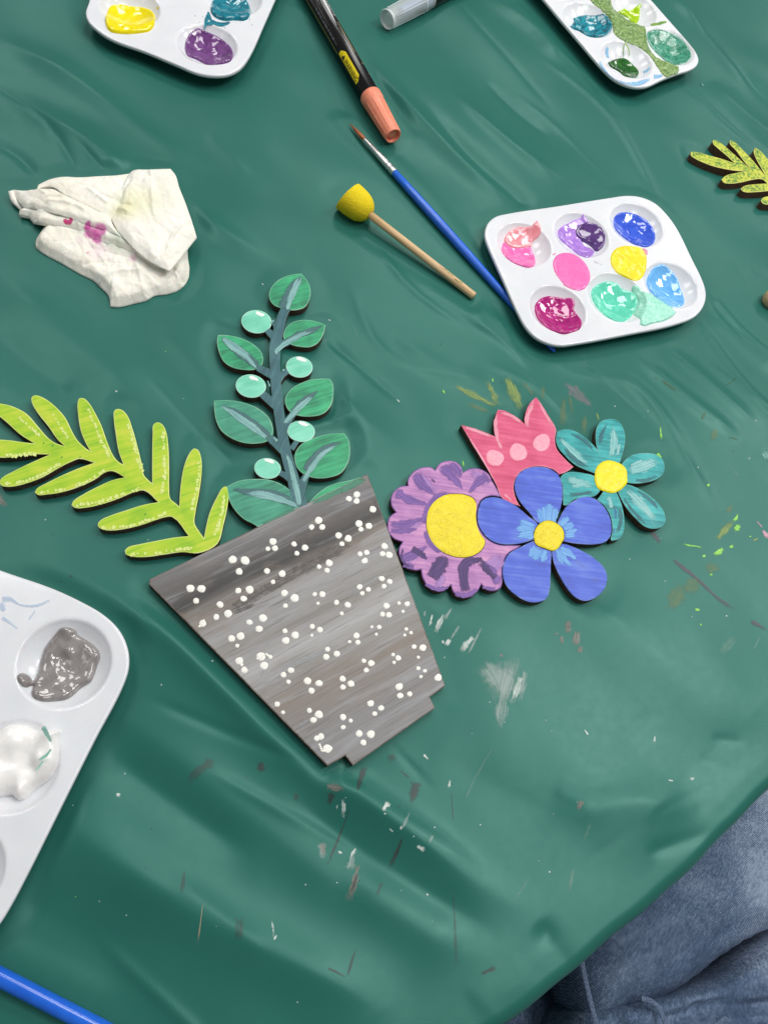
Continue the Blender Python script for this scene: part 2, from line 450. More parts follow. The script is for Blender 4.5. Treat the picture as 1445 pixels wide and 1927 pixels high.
FERN2 = R6([(1012,850),(1050,852),(1110,870),(1180,888),(1258,915),(1210,870),(1160,828),(1133,798),(1137,783),(1160,789),(1205,822),(1260,870),(1320,925),(1350,950),(1310,905),(1262,840),(1228,800),(1232,785),(1255,795),(1300,838),(1355,895),(1400,950),(1430,988),(1405,940),(1375,885),(1363,845),(1372,827),(1400,845),(1440,890),(1490,960),(1560,1040),(1640,1130),(1620,1160),
 (1560,1148),(1500,1146),(1460,1146),(1415,1140),(1403,1125),(1415,1108),(1460,1098),(1530,1088),(1500,1064),(1440,1070),(1370,1076),(1305,1073),(1290,1058),(1310,1042),(1370,1032),(1440,1028),(1410,1004),(1350,1008),(1290,1022),(1230,1028),(1195,1022),(1183,1005),(1205,985),(1260,970),(1318,960),(1270,957),(1210,948),(1140,932),(1080,910),(1035,888),(1010,868)])
TRAY_R = R4([(205,188),(160,200),(120,230),(100,270),(98,320),(115,370),(200,560),(280,740),(330,830),(390,890),(460,922),(530,933),(600,925),(900,870),(1200,805),(1290,765),(1335,710),(1350,650),(1340,590),(1270,440),(1180,260),(1120,180),(1060,125),(980,90),(900,82),(800,95),(500,143)])
TRAY_L = [(-80,1040),(0,1072),(100,1107),(150,1130),(195,1156),(225,1185),(241,1220),(243,1255),(232,1290),(180,1390),(110,1530),(50,1650),(15,1715),(-5,1745),(-40,1775),(-90,1785),(-150,1765),(-400,1650),(-480,1600),(-510,1530),(-490,1470),(-320,1150),(-260,1060),(-200,1025),(-150,1020)]
TRAY_T = R5([(75,15),(65,45),(75,80),(110,115),(160,148),(300,200),(420,250),(500,283),(560,293),(620,288),(665,265),(700,220),(760,90),(800,0),(850,-110),(885,-200),(890,-250),(860,-290),(800,-320),(500,-420),(330,-480),(270,-480),(230,-450),(190,-370),(110,-110)])
TRAY_G = R6([(192,0),(300,130),(400,247),(480,342),(530,397),(583,443),(640,472),(700,487),(760,484),(860,440),(940,410),(1000,392),(1040,370),(1056,340),(1045,300),(1010,250),(950,180),(870,90),(800,10),(650,-150),(580,-225),(520,-260),(450,-275),(300,-270),(150,-262),(70,-245),(35,-215),(45,-175),(100,-105)])
NAPKIN = RN([(55,240),(90,230),(240,232),(250,200),(320,165),(400,147),(530,150),(650,142),(750,138),(840,125),(870,103),(960,100),(1105,95),(1140,140),(1160,210),(1200,310),(1250,450),(1275,540),(1240,590),(1218,620),(1225,790),(1170,870),(1080,905),(1000,915),(950,945),(870,965),(770,988),(716,985),(712,940),(700,910),(650,860),(610,820),(520,775),(400,705),(280,640),(235,605),(235,560),(300,465),(215,435),(190,400),(125,390),(130,355),(75,300)])
BRUSH_PX = [(656,233),(690,272),(742,325),(800,402),(900,515),(1040,655)]
FOOT = [FERN, POT] + LEAVES + [TULIP, PURPLE] + BLUE + TEAL + [FERN2, TRAY_R, TRAY_L, TRAY_T, TRAY_G, NAPKIN,
        [(640,225),(665,225),(1050,650),(1030,665)], [(560,-40),(600,-40),(760,250),(730,275),(680,210)], [(710,10),(860,-60),(870,-20),(730,60)],
        [(-60,1780),(-60,1840),(240,1960),(260,1930)], [(630,360),(670,340),(900,550),(885,570),(650,420)], RD([(480,700),(1400,1420),(1340,1440)]),
        [(1430,530),(1500,520),(1500,620),(1430,580)]]

# ------------------------------------------------------------------ tablecloth
FOLDS = [  # pixel points, height (mm), half width (pixels)
    ([(-50,1020),(140,1120),(300,1185),(430,1300),(520,1385),(610,1455),(760,1560),(900,1660),(1060,1760)], 3.4, 34),
    ([(120,1270),(300,1400),(450,1520),(620,1650),(800,1760)], 1.8, 60),
    ([(60,1500),(250,1640),(420,1745),(600,1830),(760,1920)], 4.2, 60),
    ([(-40,1640),(120,1740),(300,1850)], -2.0, 70),
    ([(520,1480),(650,1580),(800,1680),(980,1790)], -2.2, 36),
    ([(180,1400),(330,1510),(500,1630)], -2.2, 40),
    ([(-40,480),(80,590),(200,690),(330,780)], 2.0, 45),
    ([(-40,600),(60,690),(160,760)], -1.5, 40),
    ([(-30,150),(120,240),(250,330),(420,440),(560,520)], 1.8, 28),
    ([(-30,60),(110,130),(260,240),(400,330)], 1.6, 26),
    ([(400,560),(520,640),(650,760),(760,850)], 1.3, 40),
    ([(560,30),(690,130),(800,240),(900,330),(1000,400)], 2.0, 20),
    ([(780,180),(880,290),(980,380),(1020,420)], -1.6, 22),
    ([(850,170),(960,270),(1060,350)], 1.3, 16),
    ([(900,-20),(1010,60),(1060,130)], 1.6, 24),
    ([(1240,-30),(1320,60),(1445,200)], 2.0, 22),
    ([(1330,150),(1400,215),(1500,300)], 1.4, 24),
    ([(1290,20),(1370,110),(1480,220)], -1.5, 20),
    ([(960,640),(1080,700),(1180,720),(1260,800),(1330,900)], 0.5, 16),
    ([(1150,680),(1230,770),(1290,870),(1360,980)], 0.7, 16),
    ([(1180,660),(1300,760),(1400,830)], 1.1, 18),
    ([(1230,640),(1330,720),(1445,820)], 1.1, 22),
    ([(730,620),(830,690),(920,720)], 0.9, 30),
    ([(820,1420),(960,1500),(1120,1560)], -0.8, 50),
    ([(1000,1560),(1120,1520),(1240,1510),(1330,1545)], 1.2, 36),
    ([(1210,1610),(1270,1590),(1350,1560)], -1.2, 14),
    ([(1010,1730),(1050,1790),(1090,1840)], -1.6, 26),
    ([(880,1900),(960,1860),(1010,1830)], 1.6, 34),
    ([(640,1640),(760,1720),(880,1800)], 1.2, 45),
    ([(1100,1150),(1260,1260),(1420,1420)], 0.7, 70),
    ([(1300,560),(1400,650),(1480,720)], 1.0, 24),
    ([(280,600),(380,700),(420,760)], 1.0, 35),
    ([(740,420),(860,560),(960,660)], 0.9, 30),
]
class Folds:
    def __init__(self):
        self.items = []
        rc = np.random.default_rng(21); extra = []
        for k in range(34):        # fine straight creases, mostly across the far half of the cloth
            x, y = rc.uniform(-60, 1450), rc.uniform(-80, 720); a = math.radians(rc.normal(41, 7)); L = rc.uniform(120, 420)
            bend = rc.normal(0, 0.05) * L
            extra.append(([(x, y), (x + math.cos(a) * L / 2 + bend, y + math.sin(a) * L / 2 - bend), (x + math.cos(a) * L, y + math.sin(a) * L)], rc.choice([-1, 1]) * rc.uniform(0.2, 0.6), rc.uniform(6, 13)))
        for k in range(12):
            x, y = rc.uniform(-60, 1100), rc.uniform(1050, 1850); a = math.radians(rc.normal(33, 10)); L = rc.uniform(150, 400)
            extra.append(([(x, y), (x + math.cos(a) * L, y + math.sin(a) * L)], rc.choice([-1, 1]) * rc.uniform(0.2, 0.55), rc.uniform(9, 20)))
        for k in range(10):
            x, y = rc.uniform(1000, 1400), rc.uniform(1350, 1700); a = rc.uniform(-0.9, 0.6); L = rc.uniform(60, 180)
            extra.append(([(x, y), (x + math.cos(a) * L, y + math.sin(a) * L)], rc.choice([-1, 1]) * rc.uniform(0.06, 0.2), rc.uniform(8, 16)))
        for pts, mm, hw in FOLDS + extra:
            p = smooth_loop(pts, 100, 4, closed=False)
            w = [P(*q) for q in p]; m = MPP(*p[len(p) // 2])
            self.items.append((w, mm * 0.001 * (2.1 if hw < 32 else 1.3), hw * m * 0.92))
        self.sines = []
        for k in range(26):
            a = math.radians(-42) + rng.normal(0, 0.55); lam = rng.uniform(0.03, 0.16)
            self.sines.append((math.cos(a + PI / 2) / lam * 2 * PI, math.sin(a + PI / 2) / lam * 2 * PI, rng.uniform(0, 6.28), lam * 0.0030 * rng.uniform(.4, 1)))
        # coarse mask of where things lie
        self.g = 0.003; self.x0, self.y0 = -0.45, -0.40
        nx, ny = int(0.95 / self.g), int(1.05 / self.g)
        X, Y = np.meshgrid(self.x0 + np.arange(nx) * self.g, self.y0 + np.arange(ny) * self.g)
        m = np.full(X.shape, 1e9)
        for f in FOOT:
            w = [P(*q) for q in f]
            W = np.array(w); a, b = W[:, :2].min(0) - .03, W[:, :2].max(0) + .03
            ix0, iy0 = max(0, int((a[0] - self.x0) / self.g)), max(0, int((a[1] - self.y0) / self.g))
            ix1, iy1 = int((b[0] - self.x0) / self.g) + 1, int((b[1] - self.y0) / self.g) + 1
            if ix1 <= ix0 or iy1 <= iy0: continue
            xs, ys = X[iy0:iy1, ix0:ix1], Y[iy0:iy1, ix0:ix1]
            if xs.size == 0: continue
            d = dist_poly(xs, ys, w); d[in_poly(xs, ys, w)] = 0
            m[iy0:iy1, ix0:ix1] = np.minimum(m[iy0:iy1, ix0:ix1], d)
        t = np.clip((m - 0.001) / 0.013, 0, 1); self.mask = 1 - t * t * (3 - 2 * t)
    def __call__(self, X, Y):
        sc = np.isscalar(X); X = np.atleast_1d(np.asarray(X, float)); Y = np.atleast_1d(np.asarray(Y, float))
        h = np.zeros(X.shape)
        for w, a, hw in self.items:
            W = np.array(w)
            k = (X > W[:, 0].min() - 3.2 * hw) & (X < W[:, 0].max() + 3.2 * hw) & (Y > W[:, 1].min() - 3.2 * hw) & (Y < W[:, 1].max() + 3.2 * hw)
            if not k.any(): continue
            x, y = X[k], Y[k]
            best = np.full(x.shape, 1e9); bt = np.zeros(x.shape); n = len(w)
            for i in range(n - 1):
                p, q = W[i, :2], W[i + 1, :2]; ab = q - p
                t = np.clip(((x - p[0]) * ab[0] + (y - p[1]) * ab[1]) / (ab @ ab + 1e-18), 0, 1)
                d = np.hypot(x - p[0] - t * ab[0], y - p[1] - t * ab[1])
                c = d < best; best[c] = d[c]; bt[c] = (i + t[c]) / (n - 1)
            e = np.clip(np.minimum(bt, 1 - bt) / 0.3, 0, 1); e = e * e * (3 - 2 * e)
            q = best / hw; h[k] += a * e * (0.55 * np.exp(-q ** 2) + 0.45 * np.exp(-(np.sqrt(q ** 2 + 0.03) - 0.173) * 1.25))
        for kx, ky, ph, am in self.sines: h += am * np.sin(kx * X + ky * Y + ph)
        fx = np.clip((X - self.x0) / self.g, 0, self.mask.shape[1] - 1.001); fy = np.clip((Y - self.y0) / self.g, 0, self.mask.shape[0] - 1.001)
        ix, iy = fx.astype(int), fy.astype(int); ax, ay = fx - ix, fy - iy
        m = (self.mask[iy, ix] * (1 - ax) + self.mask[iy, ix + 1] * ax) * (1 - ay) + (self.mask[iy + 1, ix] * (1 - ax) + self.mask[iy + 1, ix + 1] * ax) * ay
        h = h - m * np.maximum(h, 0) - 0.85 * m * np.minimum(h, 0) - 0.00015 * m
        return float(h[0]) if sc else h
HC = Folds()

def cloth_material():
    t = NT('green_vinyl')
    big = t.noise(t.coords(0, (9, 9, 9)), 1.0, 3, 0.5, 0.5)
    mid = t.noise(t.coords(0.6, (160, 160, 160)), 1.0, 4, 0.6)
    fine = t.noise(t.coords(0, (45, 1500, 300)), 1.0, 2, 0.5)
    grit = t.noise(t.coords(0, (1500, 1500, 1500)), 1.0, 3, 0.7)
    c = t.ramp(big, [(0.3, (0.0175, 0.119, 0.095, 1)), (0.7, (0.0215, 0.136, 0.109, 1))])
    c = t.mix(t.math('MULTIPLY', mid, 0.25), c, (0.023, 0.128, 0.102, 1))
    c = t.mix(t.math('MULTIPLY', t.math('GREATER_THAN', grit, 0.73), 0.4), c, (0.006, 0.045, 0.035, 1))
    t.color(c)
    r = t.math('ADD', t.math('MULTIPLY', mid, 0.10), 0.31)
    t.l(r, t.b.inputs['Roughness'])
    b = t.bump(fine, 0.09, 0.0002)
    t.bump(mid, 0.06, 0.0006, b)
    return t.set(IOR=1.5, Specular_IOR_Level=0.42, Specular_Tint=(0.55, 1.0, 0.87, 1.0))
EDGE = [P(*q) for q in [(1445,1497),(1330,1612),(1260,1680),(1190,1742),(1120,1803),(1060,1852),(960,1927)]]
def build_cloth():
    e = (EDGE[-1] - EDGE[0])[:2]; e /= np.linalg.norm(e)
    m = np.array([-e[1], e[0]])
    if m @ (P(500, 900)[:2] - EDGE[0][:2]) < 0: m = -m
    o = EDGE[0][:2]
    ss = np.array([(q[:2] - o) @ e for q in EDGE]); tt = np.array([(q[:2] - o) @ m for q in EDGE])
    k = np.polyfit(ss, tt, 2); s_lo, s_hi = ss.min() - .02, ss.max() + .02
    RAD = 0.008
    S = np.concatenate([np.arange(-0.60, -0.5, 0.01), np.arange(-0.5, 0.75, 0.0016), np.arange(0.75, 0.85, 0.01)])
    arc = RAD * PI / 2
    T = np.concatenate([np.arange(-0.25, -0.02, 0.008), np.arange(-0.02, 0.0, 0.001), np.arange(0.0, 0.80, 0.0016), np.arange(0.80, 0.95, 0.01)])
    SS, TT = np.meshgrid(S, T)
    sc = np.clip(SS, s_lo, s_hi)
    dk = np.polyder(k)
    edge_t = np.polyval(k, sc) + np.polyval(dk, sc) * (SS - sc) + 0.0005 * np.sin(SS * 60) + 0.0003 * np.sin(SS * 151 + 1)
    a = np.clip(-TT, 0, None); th = np.clip(a / RAD, 0, PI / 2)
    out = RAD * np.sin(th); zz = -RAD * (1 - np.cos(th)) - np.clip(a - arc, 0, None)
    tin = np.clip(TT, 0, None) + edge_t + RAD - out
    wob = np.clip(a - arc, 0, None)
    tin -= 0.10 * wob * (0.6 + 0.5 * np.sin(SS * 38) + 0.3 * np.sin(SS * 81 + 2))
    X = o[0] + e[0] * SS + m[0] * tin; Y = o[1] + e[1] * SS + m[1] * tin
    h = HC(X.ravel(), Y.ravel()).reshape(X.shape)
    fade = np.clip(1 + TT / 0.02, 0, 1) * np.clip(TT / 0.03, 0.25, 1)
    Z = zz + h * fade
    ny, nx = X.shape
    verts = np.stack([X.ravel(), Y.ravel(), Z.ravel()], 1)
    idx = np.arange(nx * ny).reshape(ny, nx)
    f = np.stack([idx[:-1, :-1].ravel(), idx[:-1, 1:].ravel(), idx[1:, 1:].ravel(), idx[1:, :-1].ravel()], 1)
    A, B, C = verts[f[0][0]], verts[f[0][1]], verts[f[0][2]]
    q = f[-1]; nrm = np.cross(verts[q[1]] - verts[q[0]], verts[q[2]] - verts[q[0]])
    if nrm[2] < 0: f = f[:, ::-1]
    me = bpy.data.meshes.new('tablecloth'); me.from_pydata(verts.tolist(), [], f.tolist())
    me.polygons.foreach_set('use_smooth', np.ones(len(f), dtype=bool)); me.materials.append(cloth_material())
    ob = bpy.data.objects.new('tablecloth', me); COL.objects.link(ob)
    return tag(ob, 'green vinyl tablecloth with folds and dried paint smears', 'tablecloth', kind='structure')
CLOTH = build_cloth()

def build_smears():
    mats = {}
    def mt(k, c1, c2, op, dry): mats[k] = (len(mats), dry_brush('smear_' + k, c1, c2, op, dry + 0.05, gain=1.6))
    mt('dark', lin(48, 60, 58), lin(70, 78, 76), 0.66, 0.3)
    mt('darkfaint', lin(55, 75, 70), lin(80, 88, 84), 0.4, 0.4)
    mt('white', lin(190, 212, 205), lin(228, 236, 230), 0.82, 0.4)
    mt('pale', lin(140, 172, 164), lin(190, 205, 200), 0.48, 0.35)
    mt('faint', lin(110, 160, 145), lin(130, 175, 160), 0.35, 0.4)
    mt('grey', lin(125, 122, 115), lin(150, 145, 136), 0.62, 0.35)
    mt('olive', lin(118, 150, 72), lin(155, 175, 90), 0.7, 0.3)
    mt('olivefaint', lin(95, 130, 90), lin(115, 140, 90), 0.45, 0.35)
    mt('lime', lin(110, 195, 60), lin(150, 215, 80), 1.0, 0.15)
    mt('deep', lin(30, 90, 55), lin(50, 105, 60), 0.8, 0.5)
    mt('mauve', lin(125, 125, 130), lin(160, 140, 150), 0.5, 0.5)
    mt('pink', lin(190, 140, 165), lin(215, 170, 185), 0.9, 0.3)
    mt('plum', lin(70, 75, 85), lin(88, 88, 96), 0.7, 0.15)
    mt('beige', lin(140, 140, 120), lin(165, 155, 135), 0.9, 0.3)
    mt('tealpale', lin(90, 165, 155), lin(150, 200, 190), 0.9, 0.6)
    L = [
     (RT,'dark',[(1005,185),(985,250),(972,300)],[34,22,6]),(RT,'dark',[(966,300),(910,450),(880,525),(850,597)],[4,7,12,3]),(RT,'dark',[(1205,245),(1195,290),(1180,350)],[48,34,8]),
     (RT,'pale',[(1180,365),(1160,410),(1140,445)],[8,16,8]),(RT,'dark',[(1152,462),(1130,520),(1093,596)],[9,14,16]),(RT,'darkfaint',[(1072,635),(1045,705)],[20,12]),
     (RT,'grey',[(978,560),(962,650),(930,728)],[18,26,40]),(RT,'dark',[(978,600),(950,690)],[6,14]),(RT,'grey',[(850,268),(890,272),(932,280)],[22,34,24]),(RT,'dark',[(880,290),(862,348)],[28,12]),
     (RT,'white',[(916,312),(922,350),(913,398)],[12,18,18]),(RT,'white',[(900,335),(893,360)],[6,6]),(RT,'pale',[(835,480),(845,560)],[34,22]),(RT,'grey',[(838,485),(850,540)],[26,12]),
     (RT,'white',[(972,506),(957,530),(948,556)],[10,16,12]),(RT,'white',[(900,520),(920,530)],[12,10]),(RT,'pale',[(960,530),(945,600)],[20,34]),
     (RT,'white',[(1075,365),(1085,345),(1105,328)],[16,24,22]),(RT,'white',[(1078,372),(1088,376)],[8,6]),(RT,'pale',[(1270,455),(1250,490)],[12,14]),(RT,'white',[(1205,495),(1222,508),(1242,515)],[16,20,14]),(RT,'white',[(1272,425),(1280,428)],[8,6]),
     (RT,'white',[(1098,430),(1118,450)],[8,8]),(RT,'white',[(1146,420),(1142,440)],[8,10]),(RT,'white',[(641,780),(648,815),(653,868)],[6,9,8]),(RT,'white',[(650,866),(664,843)],[8,10]),
     (RT,'beige',[(378,710),(366,800),(355,888)],[3,5,10]),(RT,'darkfaint',[(305,590),(300,640),(288,705)],[14,18,22]),(RT,'dark',[(858,972),(895,990),(938,1012)],[16,9,11]),(RT,'dark',[(936,1012),(950,960),(976,885)],[12,10,4]),
     (RT,'dark',[(598,170),(604,218)],[36,26]),(RT,'darkfaint',[(430,160),(370,200),(300,275)],[46,44,24]),(RT,'white',[(38,300),(60,304)],[14,14]),(RT,'white',[(771,650),(779,651)],[7,7]),(RT,'white',[(1242,688),(1252,689)],[9,9]),(RT,'white',[(76,768),(83,769)],[6,6]),(RT,'white',[(740,1106),(746,1107)],[6,6]),
     (RT,'white',[(1230,143),(1242,155),(1252,166)],[9,9,4]),(RT,'white',[(1336,240),(1330,278)],[8,12]),(RT,'dark',[(1338,280),(1345,360),(1349,440)],[3,3,2]),(RT,'darkfaint',[(1100,140),(1120,175)],[26,34]),(RT,'faint',[(1425,250),(1388,335)],[10,8]),
     (RT,'darkfaint',[(1345,640),(1355,830),(1362,990)],[8,10,24]),(RT,'darkfaint',[(740,290),(735,330)],[22,20]),(RT,'darkfaint',[(520,770),(515,880)],[40,30]),(RT,'dark',[(1140,205),(1180,235)],[5,5]),
     (RS,'pale',[(985,235),(1030,290),(1065,360)],[60,80,50]),(RS,'pale',[(1120,205),(1090,330),(1065,470),(1062,560)],[80,90,50,8]),(RS,'white',[(1158,285),(1140,350),(1108,440)],[26,36,22]),(RS,'pale',[(1060,250),(1100,420)],[120,60]),(RS,'faint',[(960,230),(1040,330),(1085,440)],[90,120,60]),(RS,'pale',[(1040,215),(1080,330),(1075,430)],[40,60,20]),(RS,'faint',[(1130,190),(1110,380)],[60,70]),(RS,'pale',[(1180,260),(1150,420)],[30,24]),
     (RS,'white',[(810,5),(785,60),(765,108)],[18,28,22]),(RS,'white',[(835,125),(815,162)],[16,26]),(RS,'white',[(800,130),(808,150)],[12,12]),(RS,'white',[(945,110),(910,150),(880,192)],[20,30,26]),(RS,'pale',[(880,60),(830,140)],[14,10]),(RS,'pale',[(985,60),(905,215)],[12,12]),(RS,'white',[(755,10),(742,75)],[10,14]),(RS,'pale',[(840,-10),(805,50)],[12,10]),
     (RS,'grey',[(1372,40),(1368,110)],[26,36]),(RS,'grey',[(1412,85),(1402,165)],[30,40]),(RS,'grey',[(1428,155),(1420,195)],[28,24]),(RS,'grey',[(1338,108),(1344,158)],[14,14]),(RS,'grey',[(1305,108),(1330,98)],[10,8]),
     (RS,'dark',[(970,1648),(1010,1630),(1052,1610)],[10,22,14]),(RS,'grey',[(1438,855),(1408,905)],[20,22]),(RS,'faint',[(1035,610),(980,700),(895,860)],[8,12,10]),(RS,'faint',[(1200,1200),(1110,1330)],[10,14]),(RS,'faint',[(1390,1180),(1370,1280)],[14,20]),
     (RS,'white',[(1012,410),(1018,415)],[8,8]),(RS,'white',[(931,555),(936,556)],[6,6]),(RS,'white',[(1292,541),(1297,543)],[6,6]),(RS,'white',[(808,208),(813,212)],[9,9]),(RS,'grey',[(1060,195),(1075,205)],[18,16]),
     (RG,'olive',[(690,1112),(740,1050),(810,965)],[30,46,40]),(RG,'lime',[(832,935),(822,965),(800,985)],[8,18,22]),(RG,'lime',[(812,1015),(830,1028),(848,1040)],[22,40,26]),(RG,'lime',[(738,1162),(708,1188),(672,1208)],[16,34,22]),(RG,'lime',[(472,1130),(500,1142),(560,1150),(606,1164)],[16,10,8,5]),
     (RG,'olivefaint',[(385,1580),(430,1480),(490,1400)],[70,130,110]),(RG,'olivefaint',[(480,1450),(540,1410),(610,1430)],[100,110,80]),(RG,'olivefaint',[(610,1300),(720,1280)],[80,60]),(RG,'lime',[(632,740),(646,752)],[22,22]),(RG,'lime',[(300,535),(325,578)],[24,32]),(RG,'lime',[(322,358),(325,400),(332,452)],[6,10,14]),
     (RG,'plum',[(405,1230),(430,1255),(560,1360),(700,1490),(850,1592)],[6,30,18,24,14]),(RG,'plum',[(918,1643),(960,1665),(1030,1708)],[24,24,10]),(RG,'pink',[(992,1040),(1040,1100)],[18,34]),(RG,'pink',[(950,975),(1000,1035)],[5,14]),(RG,'tealpale',[(990,520),(1040,580)],[50,70]),
     (RG,'deep',[(622,258),(590,325)],[14,34]),(RG,'olivefaint',[(690,370),(675,420),(645,472)],[40,50,16]),(RG,'deep',[(320,45),(390,95),(462,155)],[18,22,8]),(RG,'deep',[(765,433),(800,435),(848,457)],[6,18,6]),(RG,'deep',[(742,95),(790,65),(860,-5)],[12,10,8]),(RG,'deep',[(290,30),(295,55)],[12,12]),(RG,'deep',[(360,20),(380,28)],[14,14]),
     (RG,'lime',[(550,1565),(585,1570)],[14,16]),(RG,'white',[(528,1612),(534,1616)],[9,9]),(RG,'lime',[(588,1660),(592,1674)],[10,10]),(RG,'lime',[(600,1220),(622,1208)],[16,14]),(RG,'lime',[(775,1152),(805,1152)],[14,20]),(RG,'lime',[(645,1335),(668,1337)],[14,14]),(RG,'white',[(238,256),(244,259)],[9,9]),(RG,'white',[(950,318),(956,322)],[12,12]),(RG,'white',[(213,299),(218,302)],[7,7]),(RG,'faint',[(805,640),(832,700)],[10,14]),(RG,'white',[(568,620),(575,640)],[6,6]),(RG,'pale',[(900,580),(915,560)],[20,12]),
     (RG,'faint',[(820,1740),(700,1880)],[50,60]),(RG,'faint',[(980,1740),(920,1860)],[16,8]),(RG,'olivefaint',[(755,930),(800,880)],[40,30]),(RG,'lime',[(905,1085),(925,1083)],[8,8]),(RG,'olive',[(930,1112),(970,1098)],[16,12]),
     (R2,'olive',[(372,58),(420,85),(480,115),(582,168)],[12,26,26,34]),(R2,'olive',[(518,42),(545,90),(578,162)],[14,26,30]),(R2,'olive',[(608,18),(640,90),(682,188)],[34,50,44]),(R2,'olivefaint',[(678,40),(740,112)],[16,20]),(R2,'olivefaint',[(778,60),(768,130)],[18,24]),(R2,'olivefaint',[(890,90),(908,200)],[14,18]),(R2,'olivefaint',[(868,110),(862,258)],[26,34]),(R2,'olivefaint',[(965,190),(955,290)],[26,32]),
     (R2,'mauve',[(860,40),(930,100),(1010,170)],[40,60,30]),(R2,'mauve',[(940,110),(1000,165)],[10,16]),(R2,'olive',[(1015,180),(1030,222)],[7,10]),(R2,'olivefaint',[(430,140),(545,190)],[26,20]),(R2,'plum',[(1260,715),(1305,775)],[26,16]),(R2,'white',[(110,122),(130,140)],[4,6]),(R2,'lime',[(410,400),(416,428)],[4,8]),(R2,'lime',[(320,80),(330,98)],[6,10]),(R2,'lime',[(545,28),(548,45)],[6,6]),(R2,'grey',[(880,1130),(895,1160)],[30,26]),(R2,'pale',[(240,1080),(235,1110)],[12,12]),(R2,'pale',[(365,1065),(320,1125)],[10,14]),
     (R(0,0,1),'grey',[(-12,932),(0,941),(18,956)],[20,18,8]),(R(0,0,1),'white',[(1232,1383),(1230,1400)],[3,4]),(R(0,0,1),'white',[(1098,1372),(1108,1385)],[3,4]),(R(0,0,1),'white',[(1334,1452),(1337,1475)],[4,8]),(R(0,0,1),'white',[(1295,1466),(1310,1464)],[6,6]),(R(0,0,1),'white',[(1256,1468),(1268,1470)],[4,3]),(R(0,0,1),'pale',[(1318,1460),(1320,1472)],[3,3]),
     (R(0,0,1),'faint',[(1112,1545),(1095,1590)],[4,6]),(R(0,0,1),'faint',[(1080,1630),(1070,1680)],[4,7]),(R(0,0,1),'dark',[(1060,1845),(1062,1846)],[2,2]),(R(0,0,1),'darkfaint',[(130,1082),(138,1088)],[8,8]),(R(0,0,1),'faint',[(668,610),(672,640)],[2,2]),(R(0,0,1),'white',[(492,533),(498,537)],[1.6,1.6]),(R(0,0,1),'white',[(617,601),(624,604)],[1.6,1.6]),
    ]
    A = Acc()
    for k, (fr, key, pts, w) in enumerate(L):
        sc = 1 / (fr([(1, 0)])[0][0] - fr([(0, 0)])[0][0])
        g = stroke_geo(fr(pts), [q * 1.35 / sc for q in w], 0.00012 + 0.000004 * (k % 24), seg=18, zf=HC, nw=10, taper=(0.24, 0.38), jit=0.7)
        A.add(g[0], g[1], mats[key][0], g[2], g[3])
    # pinhead specks scattered over the cloth
    for k in range(70):
        x, y = rng.uniform(30, 1420), rng.uniform(600, 1800)
        if any(in_poly(np.array([x]), np.array([y]), f)[0] for f in FOOT) or y > 1497 + (1445 - x) * 0.86 - 20: continue
        r = rng.uniform(0.6, 1.5)
        g = stroke_geo([(x - r, y), (x + r, y + rng.uniform(-1, 1))], r * 2, 0.00013, seg=3, zf=HC, nw=2)
        A.add(g[0], g[1], mats[rng.choice(['white', 'pale', 'dark', 'lime', 'dark'], p=[.25, .3, .25, .05, .15])][0], g[2], [1.0] * len(g[3]))
    tag(A.build('paint_smears', [m for _, m in mats.values()], CLOTH), kind='stuff')
build_smears()

